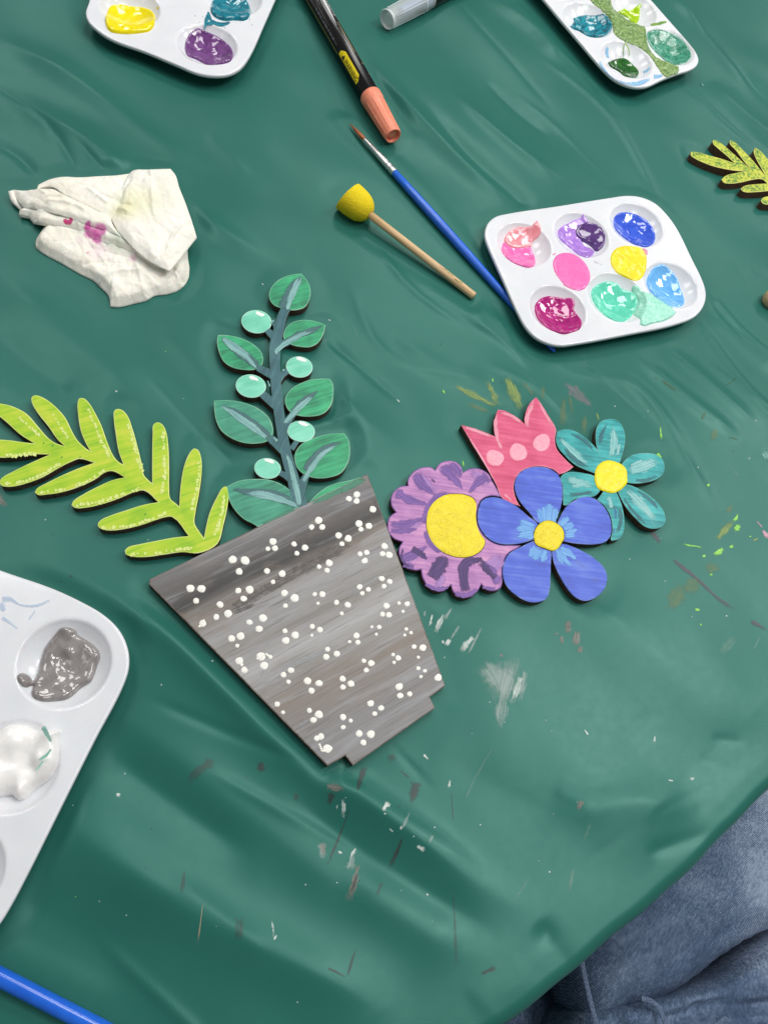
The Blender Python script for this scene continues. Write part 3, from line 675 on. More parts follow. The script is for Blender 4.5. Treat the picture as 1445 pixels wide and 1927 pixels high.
# ------------------------------------------------------------------ the person's lap below the table edge
def build_person():
    t = NT('denim')
    uvn = t.coords(0.5, (1, 1, 1))
    tw = t.noise(t.coords(0.9, (230, 1400, 300)), 1.0, 2, 0.5)
    tw2 = t.noise(t.coords(-0.7, (900, 500, 500)), 1.0, 3, 0.65)
    big = t.noise(t.coords(0.3, (22, 30, 22)), 1.0, 4, 0.6, 0.4)
    sp = t.noise(t.coords(0, (420, 700, 420)), 1.0, 5, 0.8)
    f = t.math('ADD', t.math('MULTIPLY', tw, 0.34), t.math('MULTIPLY', tw2, 0.20))
    f = t.math('ADD', f, t.math('ADD', t.math('MULTIPLY', big, 0.45), t.math('MULTIPLY', sp, 0.45)))
    wv = t.n('ShaderNodeTexWave'); wv.inputs['Scale'].default_value = 260; wv.inputs['Distortion'].default_value = 3.0; wv.inputs['Detail'].default_value = 2.0; wv.inputs['Detail Scale'].default_value = 2.0
    t.l(t.coords(0.75, (1, 1, 1)), wv.inputs['Vector'])
    f = t.math('ADD', f, t.math('MULTIPLY', t.math('SUBTRACT', wv.outputs['Fac'], 0.5), 0.16))
    f = t.math('DIVIDE', f, 1.52)
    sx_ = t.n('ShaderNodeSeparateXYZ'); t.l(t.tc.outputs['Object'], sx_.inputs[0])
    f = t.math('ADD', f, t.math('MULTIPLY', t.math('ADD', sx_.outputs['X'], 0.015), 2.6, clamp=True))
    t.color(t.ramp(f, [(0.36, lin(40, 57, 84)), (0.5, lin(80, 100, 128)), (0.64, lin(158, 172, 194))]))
    t.bump(t.math('ADD', tw, t.math('MULTIPLY', sp, 0.6)), 0.5, 0.0006)
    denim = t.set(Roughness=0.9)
    t2 = NT('denim_seam'); f = t2.noise(t2.coords(0.9, (900, 2600, 900)), 1.0, 3, 0.6)
    t2.color(t2.ramp(f, [(0.35, lin(40, 56, 86)), (0.65, lin(118, 134, 160))])); t2.bump(f, 0.5, 0.0008)
    seam = t2.set(Roughness=0.9)
    root = thing('person', 'person in faded blue jeans sitting at the table, only folded legs in view', 'person', P(1330, 1800, -0.13))
    A = Acc()
    def lump(px, z, dome, wrad, folds=(), spacing=0.004, drop=0.07, na=0.0015):
        w = to_world(smooth_loop(px, 75, 4), z)
        V, Fc, ring, w = patch_pts(w, spacing)
        d = dist_poly(V[:, 0], V[:, 1], w)
        q = np.clip(d / wrad, 0, 1); zz = z + dome * (np.sqrt(np.clip(1 - (1 - q) ** 2, 0, 1)) - 1)
        zz += np.array([na * noise.fractal(Vector((x * 28, y * 28, 3.1)), 1.0, 2.0, 4) for x, y in V])
        for pts, mm, hw in folds:
            ww = [P(*p, z) for p in smooth_loop(pts, 100, 4, closed=False)]
            dd = dist_poly(V[:, 0], V[:, 1], ww, closed=False)
            zz += mm * 0.001 * np.exp(-(dd / hw) ** 2)
        v = [(x, y, c) for (x, y), c in zip(V, zz)]
        n0 = len(v); f = list(Fc); n = len(ring)
        c = V.mean(0)
        for i in ring: v.append((V[i, 0] * 0.97 + c[0] * 0.03, V[i, 1] * 0.97 + c[1] * 0.03, zz[i] - drop))
        for i in range(n):
            j = (i + 1) % n; f.append((ring[j], ring[i], n0 + i, n0 + j))
        A.add(v, f, 0)
        return V, zz
    lump([(1092,1800),(1100,1840),(1117,1905),(1128,1950),(1200,1925),(1300,1890),(1345,1858),(1400,1812),(1480,1765),(1700,1640),(1780,1300),(1500,1200),(1250,1400),(1000,1640)], -0.070, 0.035, 0.05,
         [([(1180,1900),(1280,1850),(1400,1770)], 2.5, 0.006), ([(1250,1820),(1330,1760)], -1.5, 0.008), ([(1120,1840),(1150,1900)], 1.5, 0.006)])
    lump([(1060,1990),(1095,1925),(1130,1902),(1200,1885),(1260,1878),(1335,1862),(1395,1838),(1460,1785),(1700,1650),(1800,2100),(1000,2200)], -0.078, 0.022, 0.016,
         [([(1180,1915),(1300,1885),(1445,1868)], 5, 0.004), ([(1250,1925),(1340,1900),(1460,1890)], -5, 0.004), ([(1300,1880),(1380,1850),(1460,1810)], 4, 0.004), ([(1310,1895),(1400,1868),(1460,1835)], -4, 0.003), ([(1260,1960),(1360,1925),(1470,1915)], 5, 0.005), ([(1100,1935),(1180,1905)], 3, 0.004)], spacing=0.002)
    lump([(900,1780),(1000,1700),(1050,1790),(1068,1850),(1095,1910),(1150,2100),(700,2100),(760,1900)], -0.135, 0.03, 0.04)
    lump([(1000,1700),(1120,1620),(1200,1760),(1200,2100),(1010,2080)], -0.20, 0.02, 0.04)
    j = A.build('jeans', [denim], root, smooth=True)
    for pts, w, z in (([(1093,1803),(1101,1843),(1113,1895),(1124,1935)], 10, -0.0715), ([(1206,1879),(1224,1884),(1240,1900),(1252,1930),(1256,1945)], 10, -0.0735), ([(1330,1940),(1365,1915),(1372,1930)], 8, -0.0735)):
        p = smooth_loop(pts, 100, 6, closed=False)
        r = w / 2 * MPP(*p[0], z); seg = 10; v = []; f = []
        for i, q in enumerate(p):
            a = P(*p[max(0, i - 1)], z); b = P(*p[min(len(p) - 1, i + 1)], z); d = b - a; d /= np.linalg.norm(d); nn = np.array([-d[1], d[0], 0])
            c = P(*q, z)
            for k in range(seg):
                an = 2 * PI * k / seg; v.append(c + nn * r * math.cos(an) + np.array([0, 0, 1]) * r * 0.32 * math.sin(an))
        for i in range(len(p) - 1):
            for k in range(seg):
                k2 = (k + 1) % seg; f.append((i * seg + k, i * seg + k2, (i + 1) * seg + k2, (i + 1) * seg + k))
        mesh_obj('hem', v, f, [seam], j, True)
build_person()

# ------------------------------------------------------------------ wooden cutouts
GR = world_angle(405, -195)                     # grain of the pot's board follows its rim
SIDE = vary('burnt_plywood_edge', lin(48, 35, 28), lin(96, 70, 54), 700, 0.75, 0.3)
SIDE2 = vary('burnt_plywood_edge_brown', lin(70, 46, 32), lin(116, 80, 58), 700, 0.75, 0.3)
Zt = WOOD_T
def base_of(px): 
    w = np.array([P(*q, 0) for q in px]); c = (w.min(0) + w.max(0)) / 2
    return (float(c[0]), float(c[1]), 0.0)

# pot
def pot_material():
    t = NT('grey_washed_wood')
    rot = GR
    u = t.coords(rot, (1, 1, 1))
    warp = t.noise(t.coords(rot, (9, 30, 1)), 1.0, 3, 0.55)
    sep = t.n('ShaderNodeSeparateXYZ'); t.l(u, sep.inputs[0])
    v = t.math('ADD', sep.outputs['Y'], t.math('MULTIPLY', t.math('SUBTRACT', warp, 0.5), 0.030))
    v = t.math('MULTIPLY', t.math('ADD', v, 0.07), 1 / 0.14, clamp=True)
    dk, md, lt, br = lin(58, 56, 56), lin(140, 136, 132), lin(172, 171, 171), lin(134, 125, 117)
    c = t.ramp(v, [(0.0, lin(134, 132, 132)), (0.14, br), (0.26, md), (0.36, lt), (0.45, md), (0.55, lin(156, 155, 156)), (0.63, br), (0.71, dk), (0.78, lin(88, 84, 82)), (0.84, lin(112, 110, 110)), (0.93, lin(132, 130, 129))])
    g = t.noise(t.coords(rot, (28, 750, 1)), 1.0, 5, 0.7, 0.3)
    s = t.noise(t.coords(rot, (14, 170, 1), loc=(2, 5, 0)), 1.0, 4, 0.6, 0.8)
    p = t.noise(t.coords(rot, (60, 90, 1), loc=(1, 9, 0)), 1.0, 3, 0.6, 0.5)
    c = t.mix(t.math('MULTIPLY', t.math('SUBTRACT', s, 0.50), 2.6, clamp=True), c, lin(168, 170, 175))
    c = t.mix(t.math('MULTIPLY', t.math('SUBTRACT', 0.42, s), 2.5, clamp=True), c, lin(92, 87, 85))
    c = t.mix(t.math('MULTIPLY', t.math('SUBTRACT', p, 0.58), 2.0, clamp=True), c, lin(150, 130, 114))
    c = t.mix(t.math('MULTIPLY', t.math('SUBTRACT', 0.47, g), 4.0, clamp=True), c, lin(86, 81, 79))
    t.color(c); t.bump(g, 0.4, 0.0003)
    return t.set(Roughness=0.55)
pot_rim = wood_paint('pot_rim_wood', lin(85, 78, 72), lin(120, 112, 105), lin(150, 145, 140), GR)
pot = thing('plant_pot_cutout', 'grey wood flower pot cutout covered in white dots, stepped foot', 'pot cutout', base_of(POT))
cutout('pot_body', POT, [pot_material(), pot_rim, SIDE], pot, corner=20, sub=1, smooth_pts=False)
DOTS = [(268,559,17),(314,560,18),(292,611,13),(394,627,15),(428,665,18),(378,680,13),(320,707,15),(447,436,18),(500,440,20),(475,486,15),(597,390,10),(618,359,16),(627,388,13),(708,370,12),(754,385,14),(720,409,11),(593,484,13),(658,495,15),(619,531,10),(471,568,13),(520,564,17),(494,602,14),(519,702,13),(576,684,17),(560,730,15),(443,771,15),(481,761,17),(467,802,9),(476,866,17),(497,905,14),(486,883,7),(568,848,19),(608,850,9),(581,886,17),(663,925,12),(694,906,14),(684,955,10),(636,1050,12),(661,1085,9),(765,951,16),(814,961,15),(782,993,14),(773,1077,11),(813,1094,18),(790,1117,14),(916,1105,14),(948,1120,9),(917,1148,11),(984,1175,15),(1034,1178,17),(1002,1213,13),(805,1195,13),(822,1188,14),(850,1239,19),(1032,1047,15),(1077,1067,13),(1050,1091,11),(1154,976,16),(1158,1014,14),(1198,1007,12),(914,942,14),(949,963,15),(915,978,12),(1004,866,10),(1035,876,14),(1014,906,12),(1128,840,8),(1150,854,13),(1132,873,8),(1217,806,11),(1254,810,15),(1235,851,7),(1235,898,9),(1263,909,9),(1246,933,8),(1319,937,16),(850,817,11),(889,836,14),(844,849,14),(943,785,8),(973,759,14),(978,787,11),(669,739,11),(712,757,16),(673,780,16),(785,720,11),(818,734,13),(783,758,7),(1038,722,7),(1069,723,10),(1057,753,7),(1184,731,8),(1204,747,8),(1177,757,7),(1100,632,14),(1083,668,11),(1111,671,13),(1153,621,8),(1188,624,12),(1170,656,7),(667,578,15),(710,599,18),(671,632,11),(796,583,10),(828,583,14),(809,622,8),(888,618,11),(936,628,14),(910,665,9),(814,467,10),(857,450,15),(848,482,12),(986,552,13),(1023,563,11),(997,579,10),(1080,517,13),(1114,529,12),(1089,549,10),(988,412,11),(1016,406,12),(1008,441,14),(1092,379,14),(1084,411,12),(1112,416,15),(897,333,14),(938,346,15),(911,369,11),(983,283,15),(1025,293,15),(992,307,11),(812,269,16),(782,298,12),(827,298,13),(1042,222,15),(940,177,13),(974,159,14),(973,187,13)]
A = Acc()
for k, (x, y, r) in enumerate(DOTS):
    c = R3([(x, y)])[0]; r = r * 1.0 / 2.2578
    g = disc_geo(c[0], c[1], r, r * random.uniform(0.88, 1.02), Zt + 0.000012, 0.00018 + 0.000008 * r, random.uniform(-.6, .6), 18, 0.16, (1.0, 0.88, 0.55))
    A.add(*g)
for q in ([(560,850),(590,838),(603,848)], [(553,857),(575,843)], [(816,1222),(826,1248),(845,1250)], [(325,695),(312,715),(306,720)]):
    p = R3(q)
    for i in range(len(p) - 1):
        for s in np.linspace(0, 1, 4):
            A.add(*disc_geo(p[i][0] * (1 - s) + p[i + 1][0] * s, p[i][1] * (1 - s) + p[i + 1][1] * s, 2.6, 2.2, Zt + 0.00001, 0.0003))
dotm = vary('white_paint_dots', lin(240, 238, 228), lin(248, 247, 240), 900, 0.42, 0.15)
A.build('paint_dots', [dotm], pot, smooth=True)
# green paint that strayed over the rim, pale brush wash
gst = dry_brush('stray_green_paint', lin(45, 130, 100), lin(80, 140, 115), 0.85, 0.25)
wash = dry_brush('pale_wash', lin(160, 163, 168), lin(185, 188, 192), 0.55, 0.7)
darkwash = dry_brush('dark_wash', lin(62, 58, 58), lin(84, 79, 77), 0.5, 0.7)
A = Acc()
for mi, pts, w in ((0, [(560,290),(640,253),(720,217)], [10,16,14]), (0, [(770,205),(850,168),(930,128),(1012,86)], [14,26,34,26]), (0, [(900,150),(1015,92)], [30,26]),
                   (1, [(600,930),(800,840),(950,780)], [30,40,20]), (1, [(560,945),(590,890)], [14,20]), (1, [(720,1150),(780,1110)], [30,40]), (1, [(900,620),(1010,540),(1110,490)], [40,50,30]),
                   (2, [(330,690),(480,620),(700,500),(900,390),(1070,300)], [50,80,100,100,60]), (2, [(430,670),(560,620)], [30,40])):
    g = stroke_geo(R3(pts), [q / 2.2578 for q in w], Zt + 0.000004 + 0.0000005 * len(A.v) / 100, seg=24, taper=(0.25, 0.3)); A.add(g[0], g[1], mi, g[2], g[3])
A.build('paint_wash', [gst, wash, darkwash], pot)

# lime fern
fern_m = wood_paint('lime_paint', lin(132, 186, 26), lin(172, 206, 34), lin(202, 212, 62), world_angle(405, -150), 0.6, 0.5)
fern_rim = wood_paint('lime_rim', lin(195, 215, 90), lin(210, 224, 120), lin(222, 228, 160), GR)
fern = thing('fern_cutout', 'lime green wooden fern frond with pale dabs, left of the grey pot', 'fern cutout', base_of(FERN), 'wooden fern fronds')
cutout('frond', FERN, [fern_m, fern_rim, SIDE], fern, sub=4)
dab = dry_brush('pale_lime_dab', lin(206, 226, 100), lin(228, 236, 150), 0.95, 0.1)
A = Acc()
rows = [[(872,900),(862,960),(848,1010),(835,1045)],[(775,760),(770,830),(755,900),(745,950)],[(635,650),(640,740),(640,820),(632,880)],[(500,620),(525,700),(540,760),(560,810)],[(345,560),(380,640),(405,700),(425,740)],[(195,560),(240,630),(265,670)],[(70,580),(120,630),(155,660)],
        [(20,848),(90,838),(170,810),(230,770)],[(160,882),(250,868),(340,838),(400,800)],[(300,930),(390,918),(470,890),(540,865)],[(400,1020),(480,1015),(570,990),(640,965)],[(510,1122),(590,1118),(680,1105),(740,1095)],[(20,738),(90,735),(140,728)]]
for rr in rows:
    p = smooth_loop(rr, 100, 6, closed=False)
    for i, q in enumerate(p):
        if random.random() < 0.12: continue
        x, y = R1([q])[0]; x += random.uniform(-1.5, 1.5); y += random.uniform(-1.5, 1.5)
        r = random.uniform(2.2, 4.6); a = random.uniform(0, PI)
        g = stroke_geo([(x - r * math.cos(a), y - r * math.sin(a)), (x + r * math.cos(a), y + r * math.sin(a))], r * 1.7, Zt + 0.00003 + 0.0000012 * (len(A.f) // 25), seg=5, nw=5, taper=(.2, .2)); A.add(g[0], g[1], 0, g[2], [min(1, q * 1.15) for q in g[3]])
gg = dry_brush('green_fleck', lin(80, 165, 50), lin(110, 185, 60), 0.7, 0.4)
for x, y in ((170,690),(240,745),(312,742),(565,965),(205,700)):
    q = R1([(x - 7, y + 6), (x + 7, y - 6)]); g = stroke_geo(q, 5, Zt + 0.00003, seg=4, nw=4); A.add(g[0], g[1], 1, g[2], g[3])
A.build('paint_dabs', [dab, gg], fern)

# leafy sprig
leafA = wood_paint('leaf_green_paint', lin(22, 108, 78), lin(36, 152, 104), lin(62, 186, 128), world_angle(405, -150), 1.3, 0.45)
leafB = wood_paint('leaf_soft_green_paint', lin(40, 118, 94), lin(56, 146, 118), lin(76, 166, 136), world_angle(405, -150), 0.7, 0.45)
leaf_rim = wood_paint('leaf_rim', lin(85, 165, 130), lin(115, 182, 148), lin(150, 190, 165), GR)
stem_m = wood_paint('slate_teal_paint', lin(38, 80, 88), lin(52, 100, 108), lin(72, 120, 124), world_angle(60, -200), 0.7, 0.5)
stem_rim = wood_paint('stem_rim', lin(60, 105, 105), lin(75, 120, 118), lin(95, 135, 130), GR)
sprig = thing('leaf_sprig_cutout', 'leafy green wooden sprig with mint berries, rising behind the grey pot', 'sprig cutout', base_of(sum(LEAVES, [])))
for k, q in enumerate(LEAVES):
    cutout('leaf', q, [leafB if k in (4, 6) else leafA, leaf_rim, SIDE], sprig, z1=Zt, corner=50, sub=5)
STEM = [([(1165,936),(1140,830),(1112,730),(1092,620),(1076,500),(1068,380),(1070,310),(1085,240),(1103,180),(1118,160)],[62,46,42,40,40,40,46,40,36,30]),
        ([(1068,318),(1090,302),(1122,292)],[26,24,18]),([(1068,428),(1035,412),(1002,395)],[36,30,26]),([(1072,285),(1050,262),(1030,240)],[28,26,22]),([(1070,240),(1062,226),(1048,220)],[14,9,7]),
        ([(1080,440),(1100,420),(1126,405)],[34,24,20]),([(1078,545),(1046,520),(1012,492)],[40,32,28]),([(1100,640),(1118,605),(1140,572)],[34,30,22]),([(1110,720),(1075,690),(1040,662)],[44,36,28]),
        ([(1132,712),(1146,692),(1158,674)],[22,20,18]),([(1140,838),(1110,815),(1075,798)],[32,24,20]),([(1165,880),(1178,840),(1195,806)],[40,32,22]),([(1160,925),(1128,908),(1095,898)],[40,30,16])]
A = Acc()
for k, (pts, w) in enumerate(STEM):
    p = smooth_loop(R1(pts), 100, 5, closed=False); ws = np.interp(np.linspace(0, 1, len(p)), np.linspace(0, 1, len(w)), w) / 2.0643 / 2
    L, Rr = [], []
    for i in range(len(p)):
        d = p[min(len(p) - 1, i + 1)] - p[max(0, i - 1)]; d /= np.linalg.norm(d); nn = np.array([-d[1], d[0]])
        L.append(p[i] + nn * ws[i]); Rr.append(p[i] - nn * ws[i])
    z1 = Zt + 0.00006 - 0.00001 * k
    A.add(*cutout_geo(to_world(L + Rr[::-1], z1), 0.0002 + 0.00002 * k, z1, 0.0003))
A.build('stem', [stem_m, stem_rim, SIDE], sprig)
berry_m = wood_paint('mint_paint', lin(100, 195, 165), lin(122, 212, 182), lin(140, 222, 195), 0.4, 0.3, 0.4, 1.0, 0.9)
berry_rim = wood_paint('mint_rim', lin(150, 215, 190), lin(170, 225, 205), lin(190, 230, 215), GR)
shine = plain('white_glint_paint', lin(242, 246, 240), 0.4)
for cx, cy, rx, ry, hx, hy in ((997,217,59,45,1010,188),(1163,393,52,41,1172,364),(975,467,59,45,985,437),(1170,643,54,41,1178,614),(1040,787,52,40,1048,759)):
    q = R1([(cx + rx * math.cos(a) * math.cos(.12) - ry * math.sin(a) * math.sin(.12), cy + rx * math.cos(a) * math.sin(.12) + ry * math.sin(a) * math.cos(.12)) for a in np.linspace(0, 2 * PI, 48, endpoint=False)])
    b = cutout('berry', q, [berry_m, berry_rim, SIDE], sprig, z1=Zt + 0.00012, smooth_pts=False)
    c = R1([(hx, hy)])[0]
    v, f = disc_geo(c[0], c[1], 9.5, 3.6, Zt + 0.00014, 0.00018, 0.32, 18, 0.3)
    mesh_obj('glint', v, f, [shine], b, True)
vein = dry_brush('pale_vein_paint', lin(100, 155, 156), lin(150, 200, 196), 0.86, 0.26)
veind = dry_brush('slate_vein_paint', lin(46, 92, 98), lin(62, 110, 112), 0.95, 0.15)
A = Acc()
VE = [(1,[(1092,165),(1110,130),(1140,80),(1170,40)],[36,40,40,16]),(0,[(1115,172),(1128,130),(1150,80),(1172,38)],[16,30,34,28]),
      (1,[(1110,296),(1150,275),(1200,255),(1258,232)],[26,34,30,8]),(0,[(1068,335),(1110,302),(1160,275),(1215,250)],[18,26,26,12]),
      (1,[(1005,398),(960,355),(900,310),(856,275)],[30,46,40,10]),(0,[(998,400),(955,350),(905,312),(855,274)],[10,32,42,20]),
      (1,[(1140,572),(1180,525),(1240,485)],[36,36,10]),(0,[(1105,615),(1140,575),(1185,530),(1220,505)],[18,30,26,8]),
      (1,[(1050,668),(990,620),(920,570),(860,540)],[34,40,26,8]),(0,[(1040,672),(980,625),(910,575),(855,540)],[16,34,26,14]),(0,[(1000,650),(930,600),(880,560)],[12,14,8]),
      (1,[(1185,800),(1220,745),(1270,705),(1325,682)],[34,36,28,8]),(0,[(1175,845),(1210,785),(1250,735),(1318,690)],[14,30,26,10]),
      (1,[(1130,918),(1060,890),(980,880),(900,868)],[44,50,34,12]),(0,[(1160,935),(1090,908),(1010,888),(950,888)],[16,34,40,16]),
      (0,[(1165,935),(1150,860),(1130,780),(1112,725)],[24,30,26,14]),(0,[(1052,222),(1066,210)],[8,7]),(0,[(1098,408),(1106,402)],[8,8]),(0,[(1040,445),(1050,470)],[5,7]),(0,[(1070,330),(1078,345)],[14,8]),(0,[(1078,682),(1062,665)],[14,10])]
for k, (mi, pts, w) in enumerate(VE):
    g = stroke_geo(R1(pts), [q / 2.0643 for q in w], Zt + 0.00014 + 0.000008 * k, seg=22, nw=10, taper=(0.08, 0.25)); A.add(g[0], g[1], mi, g[2], g[3])
A.build('vein_paint', [vein, veind], sprig)

# flowers
GF = world_angle(300, 40)
def strokes(name, parent, frame, sc, L, mats, z0):
    A = Acc()
    for k, (mi, pts, w) in enumerate(L):
        g = stroke_geo(frame(pts), [q / sc for q in w], z0 + 0.000006 * k, seg=24, nw=10, taper=(0.28, 0.38), jit=0.45); A.add(g[0], g[1], mi, g[2], g[3])
    return A.build(name, mats, parent)
# tulip
tul = thing('tulip_cutout', 'pink wooden tulip with three pale dots, above the blue flower', 'flower cutout', base_of(TULIP), 'wooden flowers')
tm = wood_paint('tulip_pink_paint', lin(192, 58, 100), lin(214, 78, 120), lin(228, 104, 140), GF, 0.9, 0.45)
trim = wood_paint('tulip_rim', lin(200, 95, 125), lin(225, 125, 150), lin(235, 155, 175), GF)
cutout('tulip_body', TULIP, [tm, trim, SIDE], tul, corner=40)
pk = dry_brush('light_pink_paint', lin(238, 140, 165), lin(246, 170, 188), 0.85, 0.35)
strokes('edge_paint', tul, R2, 2.4083, [(0,[(408,246),(480,270),(555,300)],[14,22,20]),(0,[(585,360),(565,290),(560,220),(572,180)],[12,22,22,10]),(0,[(572,178),(640,205),(688,245)],[12,20,14]),(0,[(712,260),(700,220),(718,165),(742,122)],[18,26,26,10]),(0,[(745,120),(790,200),(828,262)],[8,16,10]),(0,[(412,255),(470,345),(520,430),(585,555)],[8,12,8,6]),(0,[(590,350),(570,310)],[20,26]),(0,[(640,590),(590,545)],[10,14])], [pk], Zt + 0.00002)
dk = vary('pale_pink_dot_paint', lin(244, 150, 170), lin(250, 172, 188), 700, 0.4, 0.3)
A = Acc()
for x, y, rx, ry in ((556,391,40,36),(662,363,42,38),(768,320,37,40)):
    c = R2([(x, y)])[0]; A.add(*disc_geo(c[0], c[1], rx / 2.4083, ry / 2.4083, Zt + 0.00005, 0.0004, 0.5, 30, 0.14))
A.build('paint_dots', [dk], tul, smooth=True)
# purple
pur = thing('scalloped_flower_cutout', 'purple scalloped wooden flower with large yellow centre, next to the pot', 'flower cutout', base_of(PURPLE), 'wooden flowers')
pm = wood_paint('mauve_paint', lin(150, 98, 160), lin(184, 126, 184), lin(214, 156, 196), GF, 1.2, 0.45)
prim = wood_paint('purple_rim', lin(95, 62, 130), lin(120, 80, 150), lin(150, 105, 170), GF)
cutout('petal_ring', PURPLE, [pm, prim, SIDE], pur, corner=52)
p1 = dry_brush('violet_stroke', lin(98, 62, 142), lin(134, 90, 172), 0.92, 0.02)
p2 = dry_brush('dark_violet_stroke', lin(62, 42, 96), lin(96, 70, 128), 0.95, 0.0, 0.6)
p3 = dry_brush('lilac_stroke', lin(160, 115, 190), lin(185, 140, 205), 0.85, 0.35)
strokes('petal_paint', pur, R2, 2.4083, [
 (2,[(200,450),(250,520),(300,560)],[60,70,40]),(2,[(440,450),(490,480),(530,520)],[50,60,40]),(2,[(100,700),(180,690),(240,680)],[70,60,30]),(2,[(330,420),(370,480)],[80,40]),(2,[(150,860),(210,820)],[60,40]),(2,[(520,900),(600,830)],[110,60]),(2,[(300,980),(320,900)],[60,50]),
 (0,[(195,460),(225,510),(285,555)],[44,44,14]),(0,[(315,425),(360,470),(410,530)],[50,44,14]),(0,[(355,415),(390,450),(400,480)],[30,34,14]),(0,[(525,470),(480,500),(440,550)],[60,40,12]),(0,[(105,545),(170,580),(255,600)],[50,40,14]),(0,[(85,690),(150,690),(235,660)],[30,44,14]),(0,[(80,720),(150,720),(205,710)],[24,30,12]),
 (0,[(130,850),(180,830),(250,790)],[40,50,20]),(0,[(140,870),(190,888)],[30,26]),(0,[(240,960),(300,985),(345,975)],[20,24,20]),(0,[(575,960),(540,900),(500,860)],[44,40,24]),(0,[(500,975),(560,985)],[16,18]),(0,[(375,1005),(430,1012),(475,985)],[24,28,20]),
 (0,[(232,690),(250,620),(290,570),(350,548)],[24,30,30,20]),(0,[(310,820),(260,770),(240,720)],[20,26,20]),(0,[(340,600),(300,640)],[10,8]),
 (1,[(270,935),(300,890),(335,835)],[60,70,50]),(1,[(425,995),(415,930),(420,870),(490,848)],[44,44,50,26]),(1,[(560,935),(520,895),(490,860)],[26,34,34]),(1,[(180,800),(215,820),(250,848)],[30,34,12]),(1,[(455,860),(500,845)],[30,24]),(1,[(140,800),(135,850),(170,885)],[10,14,12]),(1,[(270,485),(285,500)],[8,8])], [p1, p2, p3], Zt + 0.00002)
def yellow_mat(name):
    t = NT(name)
    a = t.noise(t.coords(0.5, (420, 420, 420)), 1.0, 4, 0.6, 2.2)
    b = t.noise(t.coords(0.2, (90, 90, 90)), 1.0, 3, 0.6, 0.8)
    f = t.math('ADD', t.math('MULTIPLY', a, 0.65), t.math('MULTIPLY', b, 0.35))
    t.color(t.ramp(f, [(0.36, lin(212, 188, 0)), (0.46, lin(238, 216, 4)), (0.66, lin(250, 232, 24))]))
    t.bump(a, 0.7, 0.0006)
    return t.set(Roughness=0.38)
ym = yellow_mat('yellow_paint'); yrim = plain('yellow_rim', lin(150, 118, 30), 0.5)
ydark = plain('engraved_line', lin(70, 50, 45), 0.8)
PC = R2([(380,553),(430,560),(462,578),(472,605),(470,650),(474,690),(488,730),(511,768),(500,800),(465,828),(420,840),(370,835),(320,815),(275,775),(252,725),(247,670),(258,620),(290,580),(330,558)])
cutout('engraved_ring', R2([(380,548),(431,555),(466,574),(474,604),(472,650),(476,690),(491,729),(515,767),(505,803),(468,833),(421,845),(369,840),(317,819),(271,778),(247,726),(242,669),(253,618),(286,576),(328,553)]), [ydark, ydark, ydark], pur, z1=Zt + 0.00010, z0=Zt - 0.0005)
def dome(name, px, mat, parent, z, h, wr, spacing=0.0012, bumps=0.00012, fr=300):
    w = to_world(smooth_loop(px, 80, 4), z); V, Fc, ring, w = patch_pts(w, spacing)
    d = dist_poly(V[:, 0], V[:, 1], w); q = np.clip(d / wr, 0, 1)
    zz = z + h * np.sqrt(np.clip(1 - (1 - q) ** 2, 0, 1)) + np.array([bumps * noise.fractal(Vector((x * fr, y * fr, 1.0)), 1.0, 2.0, 3) for x, y in V]) * q
    return mesh_obj(name, [(a, b, c) for (a, b), c in zip(V, zz)], Fc, [mat], parent, True)
dome('flower_center', PC, ym, pur, Zt + 0.00012, 0.0004, 0.002)
# blue
blu = thing('blue_flower_cutout', 'blue wooden flower with five broad petals and small yellow centre', 'flower cutout', base_of(sum(BLUE, [])), 'wooden flowers')
bm_ = wood_paint('blue_paint', lin(60, 82, 184), lin(70, 98, 210), lin(100, 128, 218), GF, 1.0, 0.45)
brim = wood_paint('blue_rim', lin(50, 72, 160), lin(90, 115, 200), lin(140, 160, 220), GF)
for q in BLUE: cutout('petal', q, [bm_, brim, SIDE], blu, corner=60, z1=Zt + 0.0001)
lb = dry_brush('light_blue_stroke', lin(88, 150, 222), lin(124, 184, 236), 0.92, 0.12)
scuff = dry_brush('worn_blue', lin(110, 132, 208), lin(135, 150, 210), 0.5, 0.85)
hub = cutout('flower_hub', R2([(802 + 52 * math.cos(a), 738 + 52 * math.sin(a)) for a in np.linspace(0, 2 * PI, 28, endpoint=False)]), [bm_, brim, SIDE], blu, z1=Zt + 0.00005, smooth_pts=False)
strokes('petal_paint', blu, R2, 2.4083, [
 (1,[(980,950),(1045,925)],[50,40]),(1,[(640,985),(700,1000),(760,990)],[24,30,24]),(1,[(880,830),(960,880),(1010,930)],[20,30,20]),
 (0,[(775,690),(760,640),(745,620)],[36,36,19]),(0,[(790,690),(785,630),(775,605)],[39,39,22]),(0,[(805,690),(805,620),(800,592)],[39,39,25]),(0,[(820,690),(828,640),(835,615)],[33,36,19]),
 (0,[(740,705),(700,690),(660,675)],[36,36,25]),(0,[(735,722),(690,712),(648,712)],[36,36,22]),(0,[(735,735),(700,738),(655,745)],[36,39,19]),(0,[(740,745),(700,755)],[18,14]),
 (0,[(745,790),(725,820),(715,840)],[39,39,22]),(0,[(765,800),(745,835),(738,855)],[39,39,22]),(0,[(785,805),(775,840),(768,862)],[39,39,22]),
 (0,[(830,800),(860,835),(905,885)],[33,39,14]),(0,[(850,795),(890,820),(925,850)],[36,39,16]),(0,[(840,805),(855,850),(868,870)],[28,30,14]),
 (0,[(850,700),(870,675),(895,660)],[33,36,22]),(0,[(865,715),(900,695),(915,690)],[33,36,16]),(0,[(872,730),(905,722),(930,712)],[30,33,19]),(0,[(872,742),(900,742),(920,740)],[25,25,14])], [lb, scuff], Zt + 0.00016)
